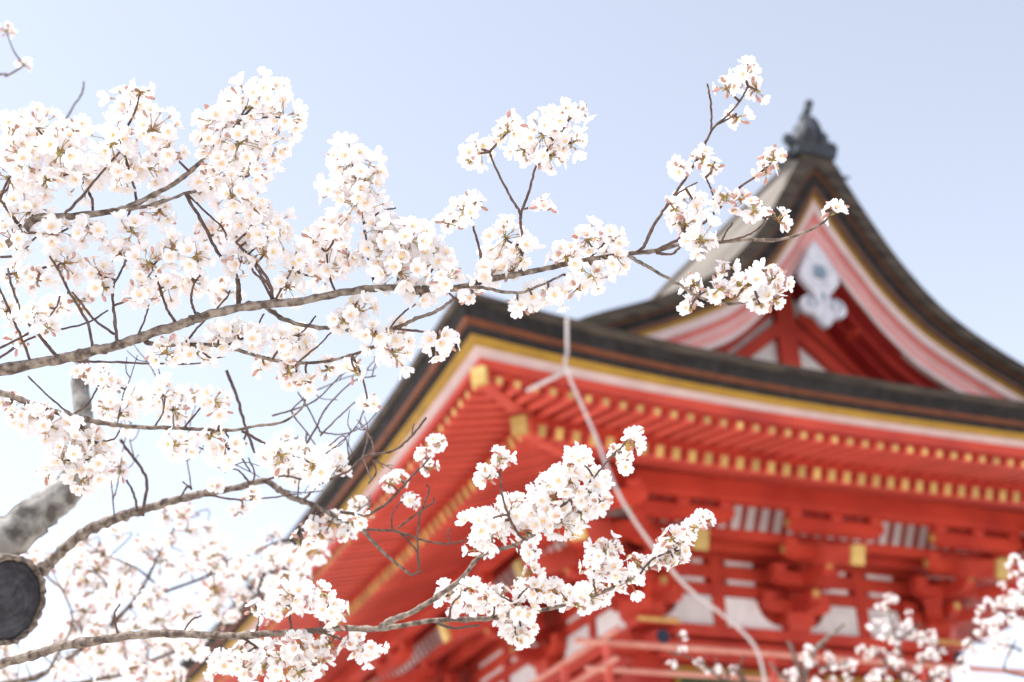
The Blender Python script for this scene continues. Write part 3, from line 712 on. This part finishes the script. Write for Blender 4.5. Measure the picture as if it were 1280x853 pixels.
for pts, r0, r1, dd in (
    ([(141, 264), (186, 257), (229, 243), (278, 229), (300, 222)], 2.4, 1.5, 2.62),
    ([(28, 287), (10, 264), (0, 250), (-25, 235)], 2.2, 1.5, 2.66),
    ([(81, 268), (105, 243), (134, 208), (150, 190)], 2, 1.3, 2.62),
    ([(116, 266), (114, 246), (102, 225), (95, 200)], 1.8, 1.3, 2.66),
    ([(171, 254), (167, 232), (162, 215), (150, 175)], 1.8, 1.3, 2.63),
    ([(232, 243), (253, 278), (271, 313), (292, 338), (299, 360), (299, 385)], 2.1, 2.3, 2.61),
    ([(295, 303), (324, 334), (338, 359), (341, 380)], 1.4, 2.6, 2.6),
    ([(313, 324), (327, 345), (338, 360)], 1.2, 1.8, 2.6),
    ([(234, 243), (260, 268), (278, 285), (284, 300)], 1.5, 1.2, 2.63),
    ([(-20, 322), (21, 319), (42, 299), (60, 290)], 1.8, 1.3, 2.7),
    ([(-20, 347), (42, 338), (70, 334), (84, 360), (86, 380)], 1.9, 1.2, 2.7),
    ([(30, 290), (70, 292), (100, 276)], 1.8, 1.2, 2.63),
    ([(72, 447), (53, 424), (28, 393), (14, 354), (10, 335)], 2.2, 1.4, 2.62),
    ([(116, 440), (109, 403), (88, 368), (74, 340), (62, 320)], 2.1, 1.3, 2.6),
    ([(147, 432), (143, 393), (141, 361), (151, 340), (160, 320)], 2.2, 1.3, 2.6),
    ([(143, 418), (116, 398), (102, 379), (90, 365)], 1.7, 1.1, 2.6),
    ([(143, 382), (165, 372), (178, 355), (190, 340)], 1.5, 1.1, 2.6),
    ([(220, 405), (207, 382), (197, 350), (190, 335)], 1.9, 1.2, 2.61),
    ([(246, 397), (239, 375), (243, 354), (250, 345)], 1.7, 1.1, 2.6),
    ([(297, 384), (297, 357), (293, 340)], 2.0, 1.6, 2.6),
    ([(343, 379), (327, 350), (317, 340), (308, 320)], 1.9, 1.2, 2.6),
    ([(343, 377), (358, 350), (366, 335)], 1.5, 1.1, 2.6),
    ([(172, 421), (183, 393), (186, 380)], 1.4, 1.1, 2.62),
    ([(232, 428), (250, 407), (281, 375), (288, 363)], 1.5, 1.1, 2.63),
    ([(-15, 350), (0, 363), (21, 410), (39, 453)], 1.6, 1.9, 2.68),
    ([(-20, 444), (35, 417), (67, 389), (75, 370)], 1.6, 1.1, 2.7),
    ([(-15, 458), (42, 421), (105, 405), (135, 388)], 1.7, 1.2, 2.72),
    ([(183, 421), (186, 429), (229, 431), (281, 433), (310, 442), (352, 452), (400, 453), (442, 443), (474, 432), (492, 418)], 3.2, 1.3, 2.64),
    ([(281, 433), (317, 416), (325, 401), (330, 392)], 1.6, 1.1, 2.64),
    ([(246, 432), (262, 447), (281, 446)], 1.5, 1.0, 2.64),
    ([(330, 383), (359, 401), (393, 409), (445, 413), (491, 411), (516, 400), (544, 390), (565, 376), (590, 360)], 2.8, 2.0, 2.61),
    ([(491, 411), (530, 415), (549, 417)], 1.8, 1.3, 2.6),
    ([(445, 412), (438, 395), (448, 375)], 1.4, 1.1, 2.6),
    ([(440, 444), (468, 432), (500, 395), (520, 380)], 1.4, 1.1, 2.61),
    ([(340, 450), (356, 428), (378, 415), (395, 395)], 1.4, 1.1, 2.63),
    ([(374, 452), (400, 430), (423, 405)], 1.4, 1.0, 2.62),
    ([(72, 448), (102, 452), (141, 453), (190, 455), (229, 455), (267, 454)], 1.8, 1.0, 2.7),
    ([(585, 358), (603, 360), (647, 366), (675, 357), (705, 343)], 2.4, 1.4, 2.56),
    ([(606, 351), (603, 336), (600, 315), (593, 288), (588, 272)], 2.2, 1.3, 2.58),
    ([(598, 356), (622, 338), (640, 318), (648, 305)], 1.8, 1.2, 2.6),
    ([(585, 365), (572, 375), (556, 360), (548, 345)], 1.8, 1.2, 2.55),
    ([(650, 342), (653, 312), (652, 290), (651, 269), (661, 241), (670, 209), (690, 180), (705, 160)], 2.2, 1.3, 2.57),
    ([(651, 275), (649, 265), (635, 241), (619, 209), (612, 190)], 1.6, 1.3, 2.56),
    ([(655, 262), (668, 258), (678, 262)], 1.2, 1.0, 2.57),
    ([(499, 359), (497, 338), (490, 315)], 2.2, 1.5, 2.6),
    ([(470, 362), (460, 320), (455, 280), (448, 235), (440, 205)], 1.9, 1.2, 2.66),
    ([(455, 282), (475, 265), (495, 260)], 1.3, 1.0, 2.66),
    ([(420, 368), (412, 345), (408, 315)], 1.6, 1.2, 2.66),
    ([(520, 361), (535, 345), (548, 325)], 1.6, 1.2, 2.6),
    ([(735, 325), (752, 308), (765, 295)], 1.6, 1.2, 2.58),
    ([(790, 318), (804, 309), (819, 279), (836, 254), (859, 220), (876, 191), (891, 161), (910, 144), (927, 123), (935, 108)], 2.2, 1.3, 2.55),
    ([(889, 164), (889, 136), (887, 119), (884, 105)], 1.4, 1.1, 2.54),
    ([(893, 158), (912, 148), (920, 143)], 1.2, 1.0, 2.55),
    ([(821, 313), (847, 300), (872, 286), (897, 262), (922, 237), (948, 218), (962, 205)], 2.2, 1.3, 2.53),
    ([(896, 263), (895, 258), (889, 237), (882, 222)], 1.4, 1.1, 2.53),
    ([(838, 253), (850, 240), (872, 228)], 1.3, 1.0, 2.55),
    ([(785, 319), (800, 328), (817, 338), (847, 355), (872, 370), (906, 380), (939, 376), (962, 366)], 2.4, 1.3, 2.5),
    ([(872, 370), (890, 360), (908, 352), (912, 340)], 1.4, 1.0, 2.5),
    ([(893, 304), (914, 300), (935, 294), (950, 284), (958, 272)], 1.5, 1.1, 2.54),
    ([(901, 304), (908, 290), (916, 279)], 1.3, 1.0, 2.54),
    ([(820, 316), (838, 318), (850, 309), (856, 302)], 1.8, 1.3, 2.54),
): T1.br(pts, r0, r1, dd)
CL1 = '''440,205,33 455,228,31 428,238,28 462,262,24 445,255,26 405,300,28 412,335,29 438,322,22 482,308,35 512,300,33 498,342,32 545,332,30 558,350,24 525,368,24 475,288,26 420,285,22 533,310,24
600,187,23 635,165,25 655,188,23 680,168,27 700,150,25 715,180,23 690,196,22 722,143,16 585,200,15
580,263,25 561,280,18 596,252,18 632,298,29 620,325,25 652,315,25 612,342,22 680,262,12 640,340,18 708,322,25 735,300,25 762,300,23 740,345,25 768,328,19 692,370,21 665,372,19 648,384,14 722,362,16
932,95,19 946,112,15 908,112,13 922,147,12 966,200,18 958,217,14 890,207,16 879,200,14 852,210,13 843,262,17 866,255,20 856,282,18 877,300,19 846,278,14 926,250,14 942,264,11 972,275,12 1044,266,15 905,246,11
868,356,17 906,340,15 899,362,15 864,387,17 888,370,14 940,358,19 966,350,19 970,376,15 950,381,13 924,356,14
365,427,24 449,388,26 495,420,25 491,441,25 467,420,19 548,423,26 445,465,18 387,480,13 461,508,10 410,462,17 361,466,17 430,402,19 590,372,17'''
for e in CL1.split():
    x, y, r_ = map(float, e.split(',')); T1.cl(x, y, r_, kind='ring' if (x, y) in ((548, 423),) else None)
CL1b = '''15,180,36 45,160,30 12,225,30 75,190,36 92,165,24 100,220,30 58,225,26 30,200,30 140,180,33 165,137,31 190,163,32 150,215,28 185,210,29 35,265,28 210,190,24 15,298,28 68,290,26 112,290,24 175,115,18
270,150,26 308,135,32 330,118,28 355,147,27 300,180,31 335,183,27 280,210,29 260,175,20 312,215,27 290,245,29 255,232,26 200,265,24 165,290,24 320,265,29 345,290,27 310,300,25 268,290,25 330,318,23 300,330,24 245,320,24 215,310,24 185,330,25 150,318,22 120,340,23 80,330,24 48,350,22 20,345,20 210,360,26 178,370,24 240,350,20 280,365,22 68,385,24 38,395,20 100,378,18 8,390,22 370,330,20 360,360,20 385,345,18 392,300,16
207,442,25 246,442,19 292,416,26 275,421,22 317,421,19 352,428,23 376,424,23 366,477,14 331,460,13 359,463,15 20,430,16 60,410,16 130,360,18'''
for e in CL1b.split():
    x, y, r_ = map(float, e.split(',')); T1.cl(x, y, r_)
T1.done()

# --- tree with the grey trunk: sawn limb, arching bough, middle bough
T2 = Tree('cherry_tree', 'cherry tree with lichen grey trunk, dark sawn-off limb end and bare arching bough', GR, (-1.7, 3.3, 0), GBK)
def P3(x, y, d): return tuple(pix(x, y, d))
T2.limb('trunk', [(-1.7, 3.3, -.2), (-1.6, 3.3, .9), (-1.35, 3.3, 1.75), P3(-110, 745, 3.6), P3(-40, 700, 3.6), P3(10, 672, 3.6), P3(50, 640, 3.62), P3(85, 612, 3.65), P3(102, 575, 3.7), P3(105, 530, 3.75), P3(100, 480, 3.8), P3(104, 440, 3.85)], [.13, .11, .09, .062, .052, .047, .042, .038, .028, .023, .02, .014], M['greybark'], 24, .02, 8, .035)
stub = T2.limb('sawn_limb', [P3(-145, 728, 3.72), P3(-85, 735, 3.58), P3(-45, 742, 3.47), P3(3, 751, 3.36)], [.08, .086, .09, .089], M['greybark'], 28, .015, 8, .02)
nrm = (Vector(P3(3, 751, 3.36)) - Vector(P3(-45, 742, 3.47))).normalized()
b = MB(); c = Vector(P3(3, 751, 3.36)) - T2.base
ax = nrm.orthogonal().normalized(); ay = nrm.cross(ax); rim = []; NK = 72
cracks = [(.5, .9), (2.2, .8), (3.4, 1.0), (4.9, .7)]
def edge_r(k): q = k * 6.2832 / NK; return 1 + .035 * math.sin(q + 1) + .02 * math.sin(3 * q) + .012 * math.sin(11 * q + .6)
for ri in range(13):
    row = []
    for k in range(NK + 1):
        q = k * 6.2832 / NK; f = ri / 12
        z = .020 - .010 * f * f + .0012 * math.sin(ri * 2.1 + math.sin(q * 2))
        for ca, cl_ in cracks:
            if abs((q - ca + .12 * math.sin(f * 9) + math.pi) % (2 * math.pi) - math.pi) < .05 and .12 < f < cl_: z -= .004
        row.append(nrm * z + (ax * math.cos(q) + ay * math.sin(q)) * (.0005 + .082 * f * edge_r(k)))
    rim.append(row)
rim.append([p - nrm * .05 for p in rim[-1]])
b.grid(rim); o = b.build('cut_face', M['sawn'], stub, True); o.location = c
b = MB()
prof_ = [(.083, -.03), (.085, .016), (.090, .021), (.096, .012), (.095, -.05)]
b.grid([[c + nrm * (z + .004 * math.sin(k * 1.9) * (z > 0)) + (ax * math.cos(k * 6.2832 / NK) + ay * math.sin(k * 6.2832 / NK)) * r_ * edge_r(k) * (1 + .02 * math.sin(k * 2.7)) for r_, z in prof_] for k in range(NK + 1)])
b.build('bark_rim', M['treebark'], stub, True)
T2.br([(48, 714), (69, 696), (103, 668), (137, 651), (172, 639), (213, 627), (254, 617), (295, 610), (330, 601), (347, 611), (364, 622), (388, 630), (412, 642), (449, 660), (465, 676), (486, 697), (514, 719)], 7.5, 1.4, 3.45, 3.25, [(Vector(P3(-20, 735, 3.6)), .03)])
T2.br([(0, 491), (21, 498), (56, 511), (91, 520), (123, 528), (169, 534), (211, 535), (253, 537), (292, 538), (317, 533), (352, 528), (376, 512), (383, 495), (388, 480)], 4, 1.2, 2.85, 2.8, [((-1.5, 3.2, 1.9), .05), (pix(-250, 440, 2.95), .014), (pix(-100, 462, 2.87), .007)])
for pts, r0, r1, dd in (
    ([(302, 539), (324, 551), (352, 565), (373, 572), (395, 582)], 2, 1.2, 2.82),
    ([(93, 523), (109, 544), (113, 565), (114, 579)], 2.4, 1.6, 2.84),
    ([(109, 553), (140, 550), (150, 538)], 1.5, 1.0, 2.84),
    ([(88, 520), (110, 505), (127, 475)], 1.4, 1.1, 2.84), ([(90, 519), (60, 495), (35, 470)], 1.3, 1.0, 2.86),
    ([(193, 534), (204, 515), (206, 497)], 1.3, 1.0, 2.83), ([(230, 535), (255, 505), (264, 495)], 1.3, 1.0, 2.82),
    ([(280, 538), (290, 555), (285, 563)], 1.2, 1.0, 2.82), ([(205, 535), (222, 548), (236, 556)], 1.2, 1.0, 2.84),
    ([(283, 463), (297, 500), (309, 540), (322, 575)], 2.2, 1.6, 3.15), ([(309, 540), (300, 565), (313, 590)], 1.5, 1.0, 3.15),
    ([(453, 662), (494, 664), (530, 676), (559, 680), (583, 676)], 1.7, 1.1, 3.2),
    ([(524, 717), (522, 684), (524, 648), (536, 615), (533, 605)], 1.6, 1.1, 3.2),
    ([(498, 660), (530, 636), (542, 628), (541, 622)], 1.5, 1.0, 3.2), ([(497, 663), (518, 685), (523, 700)], 1.3, 1.0, 3.2),
    ([(514, 719), (522, 716), (526, 713)], 1.4, 1.0, 3.24), ([(562, 680), (560, 668), (562, 660)], 1.0, .8, 3.2), ([(490, 665), (490, 645), (500, 628)], 1.2, .8, 3.2),
    ([(425, 640), (457, 644), (480, 632), (498, 615), (515, 595), (532, 578), (545, 560)], 2.2, 1.2, 3.2),
    ([(435, 590), (456, 571), (491, 564), (515, 545), (533, 522)], 1.4, 1.6, 3.1), ([(435, 590), (400, 605), (380, 625)], 1.4, 1.8, 3.15), ([(515, 546), (516, 535), (518, 530)], 1, .8, 3.1),
    ([(461, 605), (470, 590), (465, 572)], 1.2, .9, 3.15),
    ([(178, 645), (183, 600), (165, 570), (150, 550)], 2.2, 1.6, 3.3), ([(172, 640), (168, 620), (158, 600)], 1.8, 1.3, 3.3), ([(143, 648), (141, 620), (139, 600)], 1.0, .8, 3.4),
    ([(312, 605), (300, 590), (288, 585)], 1.6, 1.0, 3.3), ([(316, 604), (318, 590), (310, 572)], 1.2, .9, 3.3), ([(225, 622), (235, 608), (240, 612), (228, 602)], 1.4, 1.0, 3.3),
    ([(380, 560), (395, 535), (408, 510), (440, 478), (470, 470)], 1.4, .9, 3.25), ([(400, 540), (385, 510), (372, 490)], 1.1, .8, 3.25), ([(400, 545), (425, 520), (450, 500), (470, 510)], 1.2, .8, 3.25), ([(340, 520), (368, 512), (395, 500), (425, 470), (450, 440)], 1.2, .9, 3.2),
    ([(408, 560), (430, 545), (436, 570)], 1, .8, 3.2), ([(330, 601), (355, 595), (385, 600), (410, 590)], 1.6, 1.0, 3.3), ([(255, 618), (300, 625), (340, 622), (370, 618)], 1.5, 1.0, 3.3),
): T2.br(pts, r0, r1, dd)
T2.br([(-20, 100), (8, 95), (30, 82)], 1.6, 1.2, 4.3, 4.2, [(pix(-260, 190, 4.3), .008)]); T2.br([(60, 200), (88, 140), (102, 118), (105, 102)], 1.6, 1.0, 4.2)
rt = random.Random(11)
src = [p for p in T2.pts if 100 < p[0] < 470 and 455 < p[1] < 660 and p[2] > 2.7]
for i in range(22):
    x, y, dd = rt.choice(src); a = rt.uniform(-1.9, -.5) if rt.random() < .75 else rt.uniform(.2, 1.0); L = rt.uniform(45, 115); dd += .01
    if x > 420: L *= .5
    P = [(x, y)]; c = rt.uniform(-.1, .1)
    for k in range(6): a += c + rt.uniform(-.16, .16); P.append((P[-1][0] + math.cos(a) * L / 6, P[-1][1] + math.sin(a) * L / 6))
    T2.br(P, 1.0, .6, dd, dd + rt.uniform(.1, .6))
    for q, sg in ((P[2], 1), (P[4], -1)):
        a2 = a + sg * .75; T2.br([q, (q[0] + math.cos(a2) * L * .13, q[1] + math.sin(a2) * L * .13), (q[0] + math.cos(a2 - sg * .3) * L * .3, q[1] + math.sin(a2 - sg * .3) * L * .3)], .7, .5, dd + .2)
CL2 = '''204,495,27 618,512,0 218,513,23 176,498,23 151,519,23 134,512,19 240,495,15 267,502,21 274,517,17 130,474,20 148,484,18 102,470,14 232,551,23 281,558,25 218,556,19 264,546,17
352,569,25 380,572,25 391,586,23 369,590,19 338,572,19 359,551,15 393,579,27 417,574,23 361,585,19 425,590,16
74,548,25 91,565,27 116,583,27 137,583,23 60,533,23 102,600,22 77,576,21 130,565,19 46,519,21 28,523,19 95,540,20 120,555,20 15,505,18 150,590,14 62,590,16
440,655,17 448,634,14 420,655,18 455,650,12 530,570,11 545,556,12 536,587,10 512,628,9 498,600,9 405,670,14 390,660,16 375,680,16 432,672,12 486,605,9
270,610,12 315,622,10 300,640,12 30,82,9 8,40,12'''
for e in CL2.split():
    x, y, r_ = map(float, e.split(','))
    if r_ > 0: T2.cl(x, y, r_, dd=(4.2 if (y < 100) else None), kind='ring' if (x, y) in ((232, 551), (281, 558), (116, 583)) else None)
T2.done()

# --- low bough in front of the red wall
T3 = Tree('cherry_tree', 'cherry tree whose low bough with dense white clusters hangs before the red soffit', GR, (-1.75, 2.7, 0), BK)
T3.limb('trunk', [(-1.75, 2.7, -.2), (-1.72, 2.7, .8), (-1.6, 2.72, 1.5), (-1.5, 2.75, 1.9), (-1.45, 2.7, 2.3)], [.13, .11, .09, .07, .03], M['greybark'], 14)
T3.br([(0, 831), (51, 816), (82, 807), (148, 797), (192, 792), (240, 793), (292, 795), (343, 792), (400, 788), (429, 785), (473, 786), (542, 776), (607, 774), (636, 768), (681, 762), (725, 751), (770, 733), (807, 713), (859, 674), (874, 656)], 6, 1.4, 3.05, 2.85, [((-1.55, 2.74, 1.7), .05), (pix(-260, 905, 3.08), .02), (pix(-110, 862, 3.06), .011)])
for pts, r0, r1, dd in (
    ([(473, 786), (490, 775), (514, 766), (542, 749), (575, 725), (599, 697), (620, 688), (652, 678), (690, 650), (710, 615)], 4, 1.6, 2.86),
    ([(655, 676), (640, 655), (628, 621), (626, 603), (624, 580)], 1.8, 1.2, 2.84), ([(700, 634), (721, 619), (746, 593), (765, 570), (778, 558), (787, 545)], 1.8, 1.2, 2.83),
    ([(545, 778), (565, 785), (600, 782)], 2, 1.4, 2.88), ([(560, 776), (566, 755), (580, 740)], 1.6, 1.1, 2.87), ([(640, 767), (650, 745), (662, 730), (663, 715)], 1.6, 1.1, 2.86),
    ([(745, 744), (742, 715), (758, 690)], 1.6, 1.1, 2.85), ([(800, 718), (815, 700), (838, 690)], 1.5, 1.1, 2.83), ([(640, 680), (655, 690), (666, 692)], 1.2, .9, 2.84),
    ([(320, 793), (325, 770), (318, 755)], 1.8, 1.2, 3.0), ([(366, 790), (362, 765), (372, 745)], 1.8, 1.2, 2.98), ([(400, 788), (402, 765), (412, 757)], 1.6, 1.1, 2.95), ([(395, 789), (420, 797), (445, 808)], 1.6, 1.1, 2.95), ([(300, 795), (330, 815), (345, 830)], 1.8, 1.2, 3.0), ([(375, 790), (380, 815), (385, 835)], 1.6, 1.1, 2.98),
    ([(148, 797), (143, 770), (150, 755)], 1.6, 1.1, 3.1), ([(228, 792), (240, 775), (252, 770)], 1.4, 1.0, 3.05),
): T3.br(pts, r0, r1, dd)
CL3 = '''600,655,25 600,682,21 642,640,27 660,667,25 622,652,22 692,625,29 712,600,31 736,620,25 700,652,27 727,642,23 680,652,24 746,600,19 720,578,22 666,690,13 676,635,22 615,668,20 690,600,18 752,628,14
623,575,14 612,595,15 628,572,11 603,592,10 790,555,13 770,570,15 785,577,10 795,545,8
560,745,19 580,750,21 612,746,19 587,735,17 600,765,14 640,780,23 655,766,23 645,796,17 630,765,19 652,790,19 672,740,21 656,737,17 692,742,21 707,745,18 722,757,16 663,715,9 625,745,15
756,690,21 745,706,23 766,716,23 786,726,19 736,745,23 752,742,19 796,706,14 835,690,21 850,690,19 841,674,18 830,705,18 858,665,12 878,652,12 868,660,9 762,682,14 812,708,12 846,706,12
364,745,25 350,752,19 388,752,23 319,762,14 374,740,19 413,759,16 403,742,16 419,778,11 461,810,17 441,810,15 374,812,25 387,825,25 352,823,25 320,813,23 330,835,25 304,836,23 278,830,23 374,842,23 450,798,12 412,805,18 340,770,14 400,830,18 300,812,16'''
for e in CL3.split():
    x, y, r_ = map(float, e.split(',')); T3.cl(x, y, r_, kind='ring' if (x, y) in ((413, 759), (461, 810)) else None)
T3.done()

# --- trees further back, out of focus
def back_tree(label, x, dep, h, trunk_r, boughs, clusters, own=True):
    T = Tree('cherry_tree', label, GR, (x, dep, 0), BK)
    T.limb('trunk', [(x, dep, -.2), (x + .05, dep, h * .4), (x, dep + .05, h * .75), (x + .03, dep, h)], [trunk_r, trunk_r * .8, trunk_r * .6, trunk_r * .4], M['treebark'], 12)
    for pts, r0, r1, dd in boughs:
        T.br(pts, r0, r1, dd, None, [((x, dep, h * .9), trunk_r * .4)] if pts[0][1] > 850 else None)
    for c in clusters: T.cl(*c, flat=True)
    T.done()
rb = random.Random(3)
cl = []
REG = [((0, 430), (690, 853), 60), ((20, 290), (640, 760), 26), ((60, 250), (760, 853), 34), ((250, 420), (690, 770), 14), ((200, 340), (560, 650), 0)]
for (x0, x1), (y0, y1), n in REG:
    for i in range(n):
        x = rb.uniform(x0, x1); y = rb.uniform(y0, y1)
        if y < 690 + max(0, x - 260) * .0 and x < 75: continue
        if x > 240 and y < 640 + (x - 240) * .15: continue
        if x > 300 and y > 800 - (x - 300) * .6: continue
        cl.append((x, y, rb.uniform(13, 19), rb.uniform(4.6, 5.9)))
cl += [(x, y, rb.uniform(12, 16), 5.2) for x, y in ((215, 680), (235, 665), (228, 640), (205, 645), (245, 690), (180, 690), (300, 700), (320, 690), (340, 670), (355, 690), (330, 710), (290, 720), (268, 735), (380, 690), (160, 715), (120, 740))]
bg = [([(-60, 900), (60, 840), (160, 760), (200, 690), (225, 650)], 5, 1.2, 5.2), ([(-60, 900), (120, 850), (250, 800), (320, 745)], 5, 1.2, 5.3), ([(160, 760), (205, 740), (260, 720), (340, 680), (380, 670)], 2.2, 1, 5.2),
      ([(60, 840), (90, 780), (80, 740)], 2.5, 1, 5.0), ([(140, 780), (140, 740), (120, 715)], 2, 1, 5.0), ([(250, 800), (300, 820), (340, 840)], 2.2, 1, 5.4), ([(205, 740), (170, 710), (120, 690)], 1.6, .9, 5.1), ([(120, 850), (180, 840), (240, 850)], 2.5, 1, 5.0)]
back_tree('cherry tree blurred behind the low bough, blossom filling the lower left corner', -2.6, 5.3, 2.3, .12, bg, cl)

def bush_clusters(spots, n, spread, dep, r=(3.5, 6.5)):
    o = []
    for sx, sy, k in spots:
        for i in range(max(1, int(k * .95))): o.append((rb.gauss(sx, spread), rb.gauss(sy, spread), rb.uniform(*r), dep + rb.uniform(-.4, .4)))
    return o
back_tree('cherry sapling with pale upright twigs before the middle bracket', 1.9, 9.5, 2.9, .07,
    [([(1010, 900), (1005, 853), (1018, 815), (1035, 797), (1055, 780)], 4, 2, 9.3), ([(1005, 900), (998, 840), (990, 812), (985, 802)], 3.2, 2, 9.3), ([(1000, 880), (975, 845), (962, 828)], 2.5, 1.5, 9.2), ([(1005, 853), (1030, 835), (1060, 828)], 2.2, 1.4, 9.2), ([(940, 900), (935, 860), (925, 835), (930, 818)], 1.8, 1.2, 8.8), ([(935, 860), (905, 850), (870, 825), (835, 815)], 1.8, 1.1, 8.8)],
    bush_clusters([(1030, 833, 11), (1055, 842, 9), (990, 845, 8), (1010, 825, 5), (900, 835, 4), (845, 818, 4), (925, 822, 3), (875, 846, 4)], 0, 11, 9.2))
back_tree('cherry sapling with pink tinted blossom before the white panel of the gate', 2.75, 9.3, 2.9, .07,
    [([(1135, 900), (1130, 850), (1125, 815), (1118, 790), (1110, 765)], 2.8, 1.5, 9.1), ([(1130, 850), (1105, 825), (1085, 812)], 2, 1.3, 9.1), ([(1130, 845), (1155, 825), (1175, 810)], 2, 1.3, 9.1), ([(1122, 800), (1140, 790), (1150, 780)], 1.6, 1.2, 9.1), ([(1135, 890), (1165, 850), (1190, 835)], 2, 1.2, 9.1)],
    bush_clusters([(1112, 757, 7), (1100, 778, 7), (1135, 782, 7), (1145, 795, 5), (1085, 815, 9), (1120, 822, 9), (1150, 820, 9), (1175, 815, 8), (1100, 842, 9), (1140, 845, 8), (1165, 840, 6), (1190, 836, 6), (1120, 800, 4)], 0, 8, 9.0))
back_tree('tall cherry sapling with loose white blossom at the right edge', 3.6, 8.6, 3.2, .07,
    [([(1330, 900), (1305, 830), (1290, 780), (1280, 740), (1275, 700)], 3, 1.5, 8.3), ([(1305, 830), (1270, 810), (1235, 805), (1215, 800)], 2, 1.2, 8.3), ([(1290, 780), (1260, 770), (1240, 760)], 1.8, 1.2, 8.3), ([(1310, 850), (1275, 845), (1255, 835), (1270, 800)], 1.6, 1.0, 8.3)],
    bush_clusters([(1272, 710, 6), (1275, 740, 6), (1262, 752, 6), (1245, 768, 7), (1243, 790, 7), (1220, 805, 7), (1270, 775, 7), (1255, 800, 7), (1290, 760, 6), (1285, 800, 6), (1212, 822, 4), (1265, 730, 4)], 0, 9, 8.2, (5, 8)))
